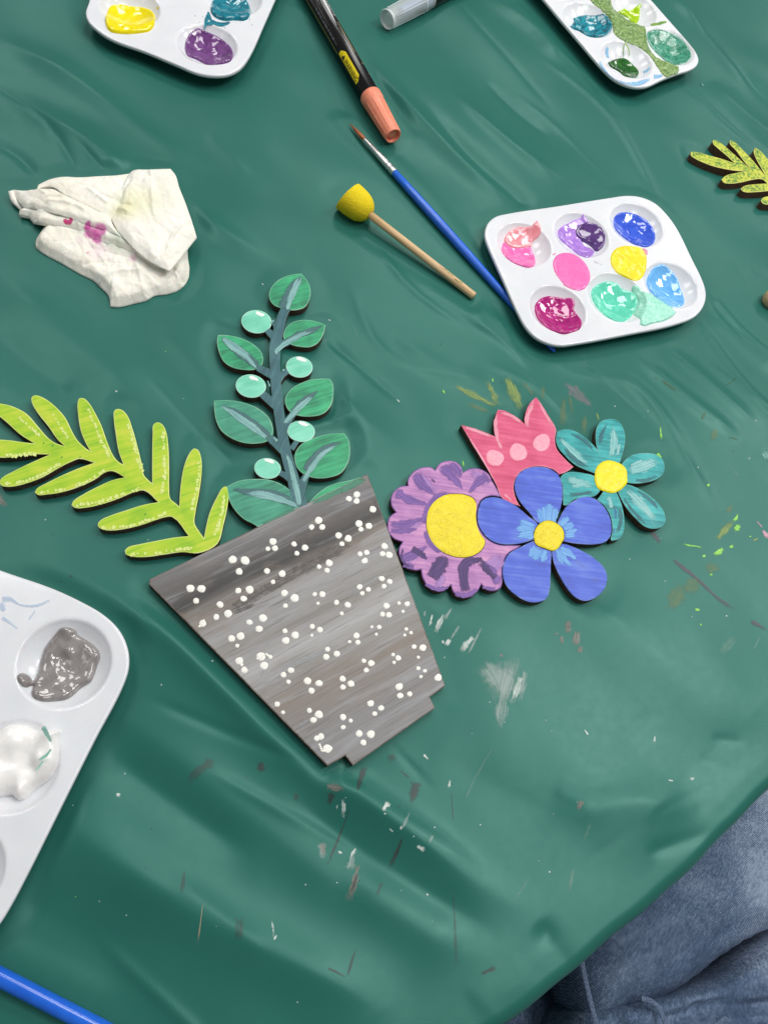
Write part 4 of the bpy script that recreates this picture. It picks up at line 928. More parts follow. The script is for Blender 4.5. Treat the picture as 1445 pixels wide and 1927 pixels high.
ring = lambda cx, cy, rx, ry, wob, n=26: R2([(cx + rx * (1 + wob * noise.noise(Vector((math.cos(a) * 1.7, math.sin(a) * 1.7, cx)))) * math.cos(a), cy + ry * (1 + wob * noise.noise(Vector((math.cos(a) * 1.7, math.sin(a) * 1.7, cy)))) * math.sin(a)) for a in np.linspace(0, 2 * PI, n, endpoint=False)])
cutout('engraved_ring', ring(802, 741, 70, 69, 0.12), [ydark, ydark, ydark], blu, z1=Zt + 0.00034, z0=Zt - 0.0002)
dome('flower_center', ring(802, 741, 67, 66, 0.15), ym, blu, Zt + 0.00038, 0.0006, 0.0015)
# teal
tea = thing('teal_flower_cutout', 'teal wooden flower with six narrow streaked petals and yellow centre', 'flower cutout', base_of(sum(TEAL, [])), 'wooden flowers')
tlm = wood_paint('teal_paint', lin(14, 112, 114), lin(30, 156, 158), lin(74, 190, 188), GF, 0.9, 0.42)
tlr = wood_paint('teal_rim', lin(50, 135, 132), lin(80, 160, 155), lin(120, 180, 172), GF)
for q in TEAL: cutout('petal', q, [tlm, tlr, SIDE], tea, corner=60)
tl = dry_brush('light_teal_stroke', lin(110, 190, 190), lin(170, 218, 216), 0.8, 0.25)
td = dry_brush('deep_teal_stroke', lin(20, 95, 110), lin(40, 120, 125), 0.85, 0.45)
tb = dry_brush('blue_smudge', lin(70, 90, 190), lin(60, 110, 180), 0.6, 0.7)
strokes('petal_paint', tea, R2, 2.4083, [
 (1,[(1030,340),(1040,280),(1070,230)],[26,26,14]),(0,[(1080,390),(1095,320),(1090,240)],[36,44,26]),(0,[(1110,380),(1120,320)],[16,22]),
 (1,[(1180,490),(1240,490),(1300,465)],[20,26,14]),(0,[(1160,450),(1220,430),(1305,400)],[40,70,30]),(0,[(1170,425),(1230,400)],[20,22]),
 (0,[(1150,530),(1210,590),(1295,690)],[30,56,40]),(1,[(1180,525),(1260,580),(1310,640)],[16,24,14]),(1,[(1130,560),(1190,640),(1250,695)],[14,22,18]),
 (1,[(1120,610),(1125,680),(1100,750)],[22,30,16]),(0,[(1070,560),(1085,620)],[26,22]),(2,[(1100,600),(1108,690)],[24,26]),(2,[(1098,700),(1090,745)],[18,16]),
 (0,[(880,480),(940,500),(1010,520)],[30,44,20]),(1,[(880,560),(960,550),(1010,540)],[30,26,12]),(0,[(900,520),(980,510)],[20,20]),
 (0,[(850,300),(900,350),(990,430)],[20,36,20]),(1,[(860,330),(920,400),(1000,440)],[26,30,16]),(1,[(890,275),(960,310),(1015,370)],[18,26,18])], [tl, td, tb], Zt + 0.00002)
cutout('flower_hub', ring(1080, 475, 62, 60, 0.0), [ydark, ydark, SIDE], tea, z1=Zt + 0.00006, smooth_pts=False)
dome('flower_center', ring(1080, 475, 77, 74, 0.12), vary('bright_yellow_paint', lin(240, 218, 0), lin(250, 232, 6), 300, 0.35, 0.5), tea, Zt + 0.00018, 0.0009, 0.0018, bumps=0.0003)

# olive fern at the right
f2 = thing('fern_cutout', 'small wooden fern painted mottled yellow and dark green, at the right edge', 'fern cutout', base_of(FERN2), 'wooden fern fronds')
t = NT('mottled_fern_paint')
a = t.noise(t.coords(0.3, (420, 420, 420)), 1.0, 4, 0.7, 0.8); b = t.noise(t.coords(0.3, (110, 110, 110)), 1.0, 2, 0.5)
f = t.math('ADD', t.math('MULTIPLY', a, 0.75), t.math('MULTIPLY', b, 0.25))
t.color(t.ramp(f, [(0.38, lin(50, 105, 45)), (0.46, lin(110, 150, 50)), (0.53, lin(195, 200, 60)), (0.68, lin(205, 205, 80))]))
t.bump(a, 0.5, 0.0004); mot = t.set(Roughness=0.5)
cutout('frond', FERN2, [mot, plain('olive_rim', lin(200, 200, 95), 0.5), SIDE2], f2, sub=4, z1=0.0075)

# ------------------------------------------------------------------ paint trays
def tray_material():
    t = NT('white_plastic')
    n = t.noise(t.coords(0, (60, 60, 60)), 1.0, 3, 0.5)
    t.color(t.ramp(n, [(0.3, (0.74, 0.755, 0.79, 1)), (0.7, (0.79, 0.80, 0.83, 1))]))
    n2 = t.noise(t.coords(0, (900, 900, 900)), 1.0, 2, 0.5); t.bump(n2, 0.03, 0.0002)
    sm = t.noise(t.coords(0.7, (45, 170, 45), loc=(3, 2, 1)), 1.0, 5, 0.7, 1.5)
    k = t.math('MULTIPLY', t.math('SUBTRACT', sm, 0.60), 3.0, clamp=True)
    old = t.b.inputs['Base Color'].links[0].from_socket
    t.color(t.mix(t.math('MULTIPLY', k, 0.5), old, (0.55, 0.60, 0.72, 1)))
    t.l(t.math('ADD', t.math('MULTIPLY', sm, 0.22), 0.05), t.b.inputs['Roughness'])
    return t.set(Roughness=0.13, Subsurface_Weight=0.12, Subsurface_Scale=0.003)
TRAYM = tray_material()
class Tray:
    def __init__(self, label, px, wells, ztop=0.0105, depth=0.0095, rscale=1.0, group='white paint trays', spacing=0.0022):
        self.z = ztop; self.depth = depth
        w = to_world(smooth_loop(px, 80, 5), ztop); c = np.array(w).mean(0)
        self.root = thing('paint_tray', label, 'paint tray', (float(c[0]), float(c[1]), 0.0), group)
        self.wells = []
        for x, y, rx in wells:
            a, b = P(x - rx, y, ztop), P(x + rx, y, ztop); self.wells.append((P(x, y, ztop), np.linalg.norm(a - b) / 2 * rscale))
        ex = []
        for cc, r in self.wells:
            for q in (1.10, 1.05, 1.02, 1.0, 0.98, 0.955, 0.92, 0.87, 0.80, 0.72, 0.62, 0.5, 0.36, 0.2):
                n = max(10, int(72 * min(1, q + .2)))
                for i in range(n):
                    an = 2 * PI * (i + (0.5 if int(q * 100) % 2 else 0)) / n; ex.append((cc[0] + r * q * math.cos(an), cc[1] + r * q * math.sin(an)))
        w = clean(ccw([np.array(q[:2]) for q in w]))
        seg = [np.linalg.norm(w[(i + 1) % len(w)] - w[i]) for i in range(len(w))]; cum = np.concatenate([[0], np.cumsum(seg)]); m_ = int(cum[-1] / 0.0014)
        W_ = np.array(w + [w[0]]); tt = np.linspace(0, cum[-1], m_, endpoint=False)
        w = [np.array((np.interp(q, cum, W_[:, 0]), np.interp(q, cum, W_[:, 1]))) for q in tt]
        for _ in range(3): w = [(w[i - 1] + 2 * w[i] + w[(i + 1) % m_]) / 4 for i in range(m_)]
        self.w = w; wi = inset(w, 0.0016)
        ex += inset(w, 0.0024)
        def excl(X, Y):
            k = np.ones(X.shape, bool)
            for cc, r in self.wells: k &= np.hypot(X - cc[0], Y - cc[1]) > r * 1.13
            return k & (dist_poly(X, Y, w) > 0.0034)
        V, Fc, ring, wi = patch_pts(wi, spacing, ex, excl)
        zz = self.h(V[:, 0], V[:, 1])
        v = [(a, b, c) for (a, b), c in zip(V, zz)]; f = list(Fc); n = len(ring); base = len(V); rows = [ring]
        for off, dz in ((0.0010, 0.00005), (0.0006, 0.00022), (0.00025, 0.0005), (0.00005, 0.0009), (0.0, 0.0014), (0.0, 0.0026), (0.0004, 0.0029), (0.0016, 0.0029)):
            o = inset(w, off) if off else w
            a0 = int(np.argmin([np.hypot(q[0] - V[ring[0], 0], q[1] - V[ring[0], 1]) for q in o]))
            o = o[a0:] + o[:a0]
            rows.append(list(range(base + (len(rows) - 1) * n, base + len(rows) * n))); v += [(q[0], q[1], ztop - dz) for q in o]
        for k in range(len(rows) - 1):
            for i in range(n):
                j = (i + 1) % n; f.append((rows[k][j], rows[k][i], rows[k + 1][i], rows[k + 1][j]))
        self.body = mesh_obj('tray', v, f, [TRAYM], self.root, True)
        self.k = 0
    def h(self, X, Y, lip=False):
        X = np.asarray(X, float); Y = np.asarray(Y, float)
        z = np.full(X.shape, self.z)
        for cc, r in self.wells:
            q = np.hypot(X - cc[0], Y - cc[1]) / r
            s = np.clip((1.02 - q) / 1.02, 0, 1)
            bowl = 1 - (1 - s) ** 2.3
            soft = np.clip(s / 0.045, 0, 1); soft = soft * soft * (3 - 2 * soft)
            z = z - self.depth * bowl * (0.25 + 0.75 * soft)
        if lip:
            d = dist_poly(X, Y, self.w); q = np.clip(1 - d / 0.0014, 0, 1)
            z = z - 0.0006 * q ** 2
        return z
    def on(self, x, y):
        p = P(x, y, self.z)
        for _ in range(6): p = P(x, y, float(self.h(np.array([p[0]]), np.array([p[1]]))[0]) * 0.6 + p[2] * 0.4)
        return p
    def paint(self, px, mat, T=0.0018, wr=0.0022, bumps=0.0005, fr=105, spacing=0.0009, label=None, swirl=None, name='paint_puddle', z_add=0.0, peak=None):
        q = smooth_loop(px, 80, 4); w = [self.on(*p) for p in q]
        V, Fc, ring, w = patch_pts(w, spacing)
        d = dist_poly(V[:, 0], V[:, 1], w); s = np.clip(d / wr, 0, 1); prof = np.sqrt(np.clip(1 - (1 - s) ** 2, 0, 1))
        r0 = random.random() * 20
        nz = np.array([noise.noise(Vector((a * fr, b * fr, r0))) + 0.35 * noise.noise(Vector((a * fr * 2.3, b * fr * 2.3, r0 + 4))) + 0.06 * noise.noise(Vector((a * fr * 6, b * fr * 6, r0 + 9))) for a, b in V])
        zz = self.h(V[:, 0], V[:, 1]) - 0.00015 + T * prof + bumps * nz * s + z_add * np.clip(s * 3, 0, 1)
        if swirl is not None:
            for (x, y), rad, mm in swirl:
                c = self.on(x, y); zz += mm * 0.001 * np.exp(-(np.hypot(V[:, 0] - c[0], V[:, 1] - c[1]) / rad) ** 2)
        zz[ring] = self.h(V[ring, 0], V[ring, 1]) - 0.0002
        return mesh_obj(name, [(a, b, c) for (a, b), c in zip(V, zz)], Fc, [mat], self.root, True, label=label)
    def smear(self, pts_w, mats, frame, sc, name='paint_smear'):
        zf = self.h
        for k, (mi, pts, w) in enumerate(pts_w):
            g = stroke_geo(frame(pts), [q / sc for q in w], 0.00015 + 0.00001 * k, seg=16, zf=zf, nw=8, taper=(0.1, 0.15))
            mesh_obj(name, g[0], g[1], [mats[mi]], self.root, uv=g[2], att=g[3])
def wet(name, a, b=None, scale=180, rough=0.07, dist=1.2, bump=0.10):
    t = NT(name); n = t.noise(t.coords(0, (scale, scale, scale)), 1.0, 3, 0.55, dist)
    b = b or tuple(min(1, c * 1.25) for c in a[:3]) + (1,)
    t.color(t.ramp(n, [(0.38, a), (0.62, b)])); t.bump(n, bump, 0.0008)
    return t.set(Roughness=rough, Coat_Weight=0.3, Coat_Roughness=0.05, Specular_IOR_Level=0.6)

tr = Tray('white paint tray with pink, purple, blue and mint paints, resting on the blue brush', TRAY_R, [(q[0], q[1], r / 3.0104) for q, r in zip(R4([(320,360),(645,305),(955,248),(510,727),(845,660),(1150,590)]), (148,148,142,154,157,145))])
tr.paint(R4([(200,350),(190,385),(200,420),(245,460),(300,485),(345,495),(380,480),(382,440),(365,400),(355,380),(310,370),(250,360)]), wet('hot_pink_paint', lin(236, 104, 178), lin(246, 128, 192)), label='hot pink paint')
tr.paint(R4([(205,330),(225,295),(265,270),(320,265),(360,258),(380,236),(392,240),(412,275),(412,300),(395,325),(365,350),(355,382),(310,394),(250,392),(215,370)]), wet('coral_paint', lin(244, 146, 158), lin(250, 170, 176)), T=0.0026, label='coral pink paint', swirl=[(R4([(330,310)])[0], 0.003, -0.9)])
tr.paint(R4([(507,290),(530,260),(570,240),(605,222),(640,205),(652,178),(662,200),(680,230),(690,245),(660,262),(640,330),(660,372),(695,385),(718,405),(700,430),(660,435),(610,405),(560,365),(520,330)]), wet('lilac_paint', lin(168, 122, 214), lin(186, 142, 226)), label='lilac paint')
tr.paint(R4([(690,240),(730,250),(765,285),(778,330),(765,375),(725,402),(700,378),(660,352),(620,337),(598,300),(615,265),(650,245)]), wet('dark_purple_paint', lin(82, 52, 112), lin(104, 70, 138)), T=0.0026, label='dark purple paint')
tr.paint(R4([(825,215),(850,185),(905,180),(960,195),(1010,225),(1045,265),(1062,320),(1050,355),(1010,378),(970,370),(920,345),(870,310),(830,265)]), wet('blue_wet_paint', lin(52, 84, 206), lin(64, 100, 220)), bumps=0.0007, label='royal blue paint')
tr.paint(R4([(378,710),(400,675),(445,655),(500,660),(550,668),(585,665),(605,690),(600,730),(625,770),(645,800),(635,840),(590,860),(540,872),(480,850),(425,815),(390,775)]), wet('magenta_paint', lin(160, 26, 108), lin(188, 44, 132)), T=0.0024, bumps=0.0008, label='magenta paint', swirl=[(R4([(460,755)])[0], 0.0022, -1.8), (R4([(545,740)])[0], 0.005, 0.8)])
tr.paint(R4([(700,620),(730,590),(790,570),(840,580),(870,612),(920,630),(950,650),(960,690),(945,730),(925,770),(880,798),(830,795),(780,765),(730,715),(700,660)]), wet('mint_wet_paint', lin(92, 206, 174), lin(108, 220, 190)), label='mint green paint')
tr.paint(R4([(1010,570),(1030,520),(1060,485),(1105,475),(1140,500),(1180,545),(1205,620),(1225,695),(1190,715),(1130,705),(1070,660),(1025,615)]), wet('sky_blue_paint', lin(100, 172, 236), lin(118, 188, 242)), label='sky blue paint')
tr.paint(R4([(480,460),(500,425),(540,408),(590,412),(640,440),(675,480),(692,525),(690,570),(665,610),(630,625),(590,615),(545,590),(510,550),(485,505)]), wet('pink_flat_paint', lin(240, 102, 178), lin(246, 118, 188), rough=0.3), T=0.0009, bumps=0.0001, label='flat round of pink paint')
tr.paint(R4([(805,440),(825,395),(865,372),(930,370),(985,385),(1010,425),(1012,480),(995,540),(960,568),(910,560),(850,530),(815,490)]), wet('yellow_flat_paint', lin(238, 216, 0), lin(250, 232, 6), rough=0.3), T=0.0010, bumps=0.0003, fr=250, label='flat round of yellow paint', swirl=[(R4([(910,465)])[0], 0.006, -0.4)])
tr.paint(R4([(925,610),(945,590),(970,600),(985,625),(1030,640),(1100,680),(1150,720),(1180,745),(1160,770),(1100,800),(1040,812),(1000,825),(970,815),(975,790),(935,755),(950,720),(960,680),(935,650)]), wet('pale_mint_paint', lin(150, 226, 200), lin(176, 236, 216), 260, 0.2, 2.0, 0.7), T=0.0012, bumps=0.0006, fr=320, label='pale mint smear over the rim', z_add=0.0002)
ps = dry_brush('pink_smudge', lin(240, 130, 180), lin(245, 170, 200), 0.8, 0.5)
gs = dry_brush('grey_smudge', lin(175, 178, 185), lin(205, 208, 215), 0.6, 0.8)
tr.smear([(0,[(960,378),(1000,400),(1015,425)],[20,40,20]),(0,[(985,380),(1020,402)],[14,12]),(0,[(480,420),(500,410)],[16,14]),(0,[(385,245),(395,225)],[18,14]),(1,[(705,455),(770,480)],[30,24]),(0,[(540,580),(600,620)],[30,14])], [ps, gs], R4, 3.0104)

tl_ = Tray('large white paint tray holding grey and white paint, cut by the left edge', TRAY_L, [(122,1247,89),(24,1441,90),(-80,1640,90),(-90,1150,84),(-190,1350,86),(-295,1550,88)], ztop=0.0125, depth=0.0105, spacing=0.003)
tl_.paint(RL([(335,395),(370,386),(405,392),(428,408),(435,425),(490,460),(540,500),(562,540),(545,600),(510,690),(460,722),(380,787),(300,800),(220,797),(178,765),(190,712),(175,715),(150,724),(110,702),(98,660),(125,640),(165,655),(188,688),(205,660),(225,590),(250,510),(290,450),(315,420)]), wet('grey_paint', lin(134, 128, 127), lin(150, 145, 143)), T=0.0052, wr=0.006, bumps=0.0008, fr=100, label='warm grey paint', swirl=[(RL([(350,570)])[0], 0.0035, -1.6), (RL([(400,540)])[0], 0.0025, 1.3), (RL([(320,690)])[0], 0.006, 1.0), (RL([(380,640)])[0], 0.003, -0.8), (RL([(370,405)])[0], 0.002, 1.2)])
tl_.paint(RL([(-60,1000),(0,960),(60,930),(130,925),(190,950),(230,965),(270,957),(310,962),(352,963),(330,1000),(334,1080),(325,1150),(280,1230),(200,1290),(110,1353),(70,1325),(0,1333),(-60,1320),(-110,1240),(-120,1120)]), wet('white_wet_paint', lin(248, 245, 242), lin(252, 250, 248), rough=0.25), T=0.0125, wr=0.012, bumps=0.0008, fr=90, label='white paint streaked with mint', swirl=[(RL([(90,1030)])[0], 0.006, 1.6), (RL([(60,1150)])[0], 0.004, -1.2), (RL([(200,1190)])[0], 0.003, -1.3), (RL([(240,1130)])[0], 0.003, 1.2), (RL([(150,1290)])[0], 0.005, 0.8)])
def over(tray, frame, sc, L, mats, add):
    A = Acc(); zf = lambda x, y: tray.h(x, y) + add
    for k, (mi, pts, w) in enumerate(L):
        g = stroke_geo(frame(pts), [q / sc for q in w], 0.00001 * k, seg=14, zf=zf, nw=8, taper=(0.15, 0.2)); A.add(g[0], g[1], mi, g[2], g[3])
    return A.build('paint_streak', mats, tray.root)
mst = dry_brush('mint_streak', lin(110, 205, 180), lin(170, 225, 210), 0.9, 0.35, 0.2)
bwash = dry_brush('pale_blue_wash', lin(170, 195, 225), lin(205, 220, 238), 0.55, 0.35)
over(tl_, RL, 2.963, [(0,[(238,935),(265,985),(290,1030)],[40,34,16]),(0,[(290,1060),(260,1100),(215,1130)],[14,26,12]),(0,[(245,1130),(200,1190)],[16,8])], [mst], 0.0132)
over(tl_, RL, 2.963, [(0,[(0,235),(60,230),(110,260),(210,265),(300,225)],[60,30,18,24,14]),(0,[(10,330),(70,370),(110,400)],[40,16,6]),(0,[(0,250),(30,300)],[60,40]),(0,[(200,290),(160,350)],[14,8])], [bwash], 0.0002)

tt_ = Tray('white paint tray with yellow, teal and plum paint, cut by the top edge', TRAY_T, [(q[0], q[1], 116 / 2.0643) for q in R5([(237,30),(537,172),(632,-15),(330,-160),(425,-345),(727,-205)])], ztop=0.0125, depth=0.0105)
tt_.paint(R5([(140,75),(148,50),(160,28),(190,20),(240,28),(290,32),(330,52),(334,90),(320,118),(270,130),(200,132),(155,120)]), wet('yellow_wet_paint', lin(242, 220, 0), lin(250, 234, 10)), T=0.0024, label='bright yellow paint')
tt_.paint(R5([(450,190),(455,155),(475,125),(500,110),(530,122),(570,140),(610,165),(635,195),(632,235),(590,250),(540,248),(490,228),(460,215)]), wet('plum_paint', lin(104, 58, 118), lin(124, 76, 138)), T=0.0024, bumps=0.0008, label='plum purple paint')
tt_.paint(R5([(550,45),(560,0),(600,-40),(660,-30),(700,20),(705,55),(690,78),(640,80),(605,82),(570,70)]), wet('teal_wet_paint', lin(12, 104, 124), lin(28, 138, 156)), T=0.0026, bumps=0.0009, label='teal blue paint')
dtl = dry_brush('dark_teal_smear', lin(20, 85, 105), lin(40, 150, 170), 0.95, 0.25, 0.25)
tt_.smear([(0,[(545,55),(535,75),(528,120)],[24,20,3]),(0,[(545,80),(590,95),(630,85)],[22,22,10]),(0,[(530,90),(560,92)],[16,18]),(0,[(540,45),(550,80)],[10,18])], [dtl], R5, 2.0643)
A = Acc()
zf = tt_.h
for k in range(26):
    x, y = random.gauss(600, 60), random.gauss(75, 25); r = random.uniform(1.5, 4) / 2.0643; q = R5([(x, y)])[0]
    g = stroke_geo([(q[0] - r / 2, q[1]), (q[0] + r / 2, q[1])], r, 0.0003, seg=3, zf=zf, nw=2); A.add(g[0], g[1], 0, g[2], [1.0] * len(g[3]))
A.build('paint_speckle', [dtl], tt_.root)
ysm = dry_brush('yellow_smudge', lin(235, 205, 60), lin(240, 220, 110), 0.8, 0.5)
tt_.smear([(0,[(340,35),(352,26)],[16,12])], [ysm], R5, 2.0643, 'yellow_smudge')

tg = Tray('white paint tray smeared with green and teal paint, at the top right', TRAY_G, [(q[0], q[1], r / 2.979) for q, r in zip(R6([(436,110),(652,332),(682,50),(888,258),(250,-90),(470,-140)]), (130,132,126,132,130,126))], ztop=0.0125, depth=0.0105)
tg.paint(R6([(330,148),(355,120),(350,105),(400,90),(470,90),(520,82),(555,110),(570,150),(545,190),(490,208),(430,195),(380,170)]), wet('deep_teal_paint', lin(8, 88, 110), lin(30, 150, 165), 120, 0.14, 2.5), T=0.0024, bumps=0.0009, label='deep teal paint')
tg.paint(R6([(545,350),(580,335),(640,330),(690,370),(720,410),(700,435),(650,425),(600,395),(560,370)]), wet('dark_green_paint', lin(20, 74, 30), lin(48, 108, 40), 150), T=0.002, label='dark green paint')
tg.paint(R6([(640,45),(655,62),(690,45),(738,12),(725,60),(722,110),(705,138),(680,125),(640,90),(600,70)]), wet('lime_wet_paint', lin(150, 190, 12), lin(176, 212, 30), 150), T=0.0018, label='lime green paint')
tg.paint(R6([(765,185),(795,168),(830,165),(900,185),(960,220),(1000,270),(1012,320),(985,350),(940,360),(880,345),(820,300),(775,245)]), wet('emerald_paint', lin(30, 120, 90), lin(80, 165, 140), 130, 0.2, 2.5, 0.5), T=0.0014, bumps=0.0006, label='emerald green paint')
tg.paint(R6([(430,-20),(470,-60),(540,-50),(560,0),(580,50),(620,80),(640,100),(700,130),(755,155),(762,210),(775,262),(830,330),(900,360),(943,378),(938,408),(905,420),(868,432),(830,390),(790,330),(740,280),(690,255),(640,235),(580,190),(565,130),(510,60),(460,20)]), wet('moss_paint', lin(78, 122, 48), lin(150, 178, 104), 300, 0.30, 1.8, 1.0), T=0.0009, bumps=0.0007, fr=420, label='moss green smear across the tray', spacing=0.0011, z_add=0.0002)
lw = dry_brush('light_blue_wash', lin(120, 175, 225), lin(165, 212, 235), 0.9, 0.45, 0.3)
gsm = dry_brush('grass_smear', lin(90, 140, 55), lin(140, 180, 80), 0.95, 0.5, 0.3)
tg.smear([(0,[(485,335),(560,410),(640,455),(720,465),(800,430)],[30,44,44,44,30]),(0,[(800,430),(855,425)],[40,20]),(0,[(545,260),(540,300),(552,330)],[22,26,12]),(0,[(740,410),(775,385),(780,340)],[26,20,10]),(1,[(600,60),(650,90),(690,125)],[22,30,12]),(1,[(780,140),(840,130),(880,120)],[22,30,12]),(1,[(640,230),(665,290),(660,330)],[12,14,6]),(1,[(635,250),(630,325)],[8,5])], [lw, gsm], R6, 2.979)

# ------------------------------------------------------------------ marker pens
def cyl_text(txt, A, B, r, s0, size, phi0, mat, parent, name, squash=1.0):
    """letters wrapped on a barrel, reading along A->B from distance s0; phi0 = angle of the baseline from the top, towards the left of reading"""
    cu = bpy.data.curves.new('letters', 'FONT'); cu.body = txt; cu.size = size; cu.resolution_u = 3
    ob = bpy.data.objects.new('letters', cu); COL.objects.link(ob)
    dg = bpy.context.evaluated_depsgraph_get(); me = ob.evaluated_get(dg).to_mesh()
    bb = bmesh.new(); bb.from_mesh(me)
    bmesh.ops.triangulate(bb, faces=bb.faces[:])
    for _ in range(5):          # short edges, so that the letters follow the curve of the barrel
        long_ = [e for e in bb.edges if e.calc_length() > size * 0.12]
        if not long_: break
        bmesh.ops.subdivide_edges(bb, edges=long_, cuts=1); bmesh.ops.triangulate(bb, faces=bb.faces[:])
    bb.verts.index_update()
    vs_ = [tuple(v.co) for v in bb.verts]; fs = [tuple(v.index for v in f.verts) for f in bb.faces]; bb.free()
    ob.evaluated_get(dg).to_mesh_clear(); bpy.data.objects.remove(ob); bpy.data.curves.remove(cu)
    v = [on_barrel(A, B, r, s0 + x * squash, phi0 + y / r) for x, y, _ in vs_]
    return mesh_obj(name, v, fs, [mat], parent, False)
def barrel_axes(A, B):
    A, B = np.array(A), np.array(B); d = B - A; d /= np.linalg.norm(d)
    left = np.array([-d[1], d[0], 0.0]); left /= np.linalg.norm(left); up = np.cross(d, left)
    return A, d, left, up
def on_barrel(A, B, r, s, phi):
    A, d, left, up = barrel_axes(A, B)
    return A + d * s + (left * math.sin(phi) + up * math.cos(phi)) * r
def barrel_patch(A, B, r, s0, s1, p0, p1, n=14, m=6):
    v = []; f = []
    for i in range(n + 1):
        for k in range(m + 1):
            a, b = i / n, k / m
            e0 = p0(a) if callable(p0) else p0; e1 = p1(a) if callable(p1) else p1
            v.append(on_barrel(A, B, r, s0 + (s1 - s0) * a, e0 + (e1 - e0) * b))
    for i in range(n):
        for k in range(m): q = i * (m + 1) + k; f.append((q, q + 1, q + m + 2, q + m + 1)[::-1])
    return v, f
def barrel_line(A, B, r, pts, w):
    v = []; f = []
    p = smooth_loop(pts, 100, 6, closed=False)
    for i in range(len(p)):
        d = p[min(len(p) - 1, i + 1)] - p[max(0, i - 1)]; d = d / (np.linalg.norm(d) + 1e-12); nn = np.array([-d[1], d[0]])
        for s in (-1, 1):
            q = p[i] + nn * w / 2 * s; v.append(on_barrel(A, B, r, q[0], q[1] / r))
    for i in range(len(p) - 1): f.append((2 * i, 2 * i + 2, 2 * i + 3, 2 * i + 1))
    return v, f
rM = 0.0088
qa, qb = RB([(868, 1235)])[0], RB([(160, 0)])[0]
Bc = P(*qa, rM); Am = P(*qb, rM)                     # cap end, barrel at the picture's top
dv = (Bc - Am); Ltot = np.linalg.norm(dv); dv /= Ltot
s_cap = float((P(*RB([(672, 880)])[0], rM) - Am) @ dv)
A0 = Am - dv * 0.09
mk = thing('paint_marker', 'black paint marker with coral cap and yellow warning sticker', 'marker', (float(Bc[0]), float(Bc[1]), 0.0), 'paint markers')
blk = vary('black_plastic', (0.006, 0.006, 0.007, 1), (0.010, 0.009, 0.010, 1), 300, 0.20)
rB = 18.6 * MPP(*RB([(620, 830)])[0], rM)
SB = s_cap + 0.09                                      # barrel length from A0 to cap
v, f = lathe_geo(A0, A0 + dv * SB, [(0, rB * .95), (0.02, rB), (1.0, rB)], 40); barrel = mesh_obj('barrel', v, f, [blk], mk, True)
capm = vary('coral_plastic', lin(243, 142, 112), lin(247, 152, 122), 200, 0.38, Subsurface_Weight=0.1, Subsurface_Scale=0.002)
Lc = Ltot - s_cap; C0 = Am + dv * s_cap; C1 = Bc
rc0, rc1 = rB * 1.10, 15.8 * MPP(*qa, rM)
v, f = lathe_geo(C0, C1, [(-0.03, rB * 1.005), (-0.03, rc0 * .97), (-0.01, rc0), (0.12, rc0), (0.15, rc0 * 0.97), (0.17, rc0 * 0.92), (0.55, (rc0 * .91 + rc1) / 2), (0.985, rc1), (1.0, rc1 * 0.97), (1.0, rc1 * 0.84), (0.985, rc1 * 0.80), (0.93, rc1 * 0.76), (0.925, rc1 * 0.60), (0.955, rc1 * 0.58), (0.965, rc1 * 0.50), (0.96, rc1 * 0.05)], 40)
cap = mesh_obj('cap', v, f, [capm], mk, True)
A = Acc()
for k in range(8):
    a = k * PI / 4 + 0.3; rr = lambda t: (rc0 * .915 * (1 - t) + rc1 * t)
    p0 = on_barrel(C0, C1, rr(0.0) - 0.00012, Lc * 0.18, a); p1 = on_barrel(C0, C1, rr(1.0) - 0.00012, Lc * 0.97, a)
    v, f = lathe_geo(p0, p1, [(0, 0.0001), (0.02, 0.00045), (0.98, 0.0004), (1, 0.0001)], 8); A.add(v, f)
A.build('rib', [capm], cap, smooth=True)
yst = plain('yellow_sticker', lin(232, 210, 10), 0.4); ink = plain('black_ink', (0.012, 0.012, 0.012, 1), 0.5)
gold = plain('gold_line', lin(205, 185, 95), 0.35, Metallic=0.3); wht = plain('white_print', lin(205, 208, 208), 0.45); gry = plain('grey_print', lin(105, 108, 110), 0.5)
sx = lambda x, y: float((P(*RB([(x, y)])[0], rM) - A0) @ dv)          # distance along the barrel of a point in the crop
w0, w1 = sx(390, 510), sx(520, 780)
pl, ph = -1.30, -0.52
v, f = barrel_patch(A0, dv + A0, rB + 0.00008, w0, w1 + .0012, lambda a: pl, lambda a: (ph - 0.35 * max(0, 1 - a * 9) - 0.9 * max(0, (a - 0.88) / 0.12) ** 1.0 * (0.45)), 24, 6)
stk = mesh_obj('warning_sticker', v, f, [yst], barrel, True)
Lw = w1 - w0
cyl_text('WARNING', A0, A0 + dv, rB + 0.00022, w0 + Lw * 0.30, rB * 0.70, -1.22, ink, stk, 'warning_text', squash=(Lw * 0.66) / (rB * 0.70 * 4.65))
tri = [(w0 + Lw * 0.14, -1.18 * rB), (w0 + Lw * 0.28, -1.18 * rB), (w0 + Lw * 0.21, -0.76 * rB)]
mesh_obj('warning_triangle', [on_barrel(A0, A0 + dv, rB + 0.00045, s, p / rB) for s, p in tri], [(0, 1, 2)], [ink], stk)
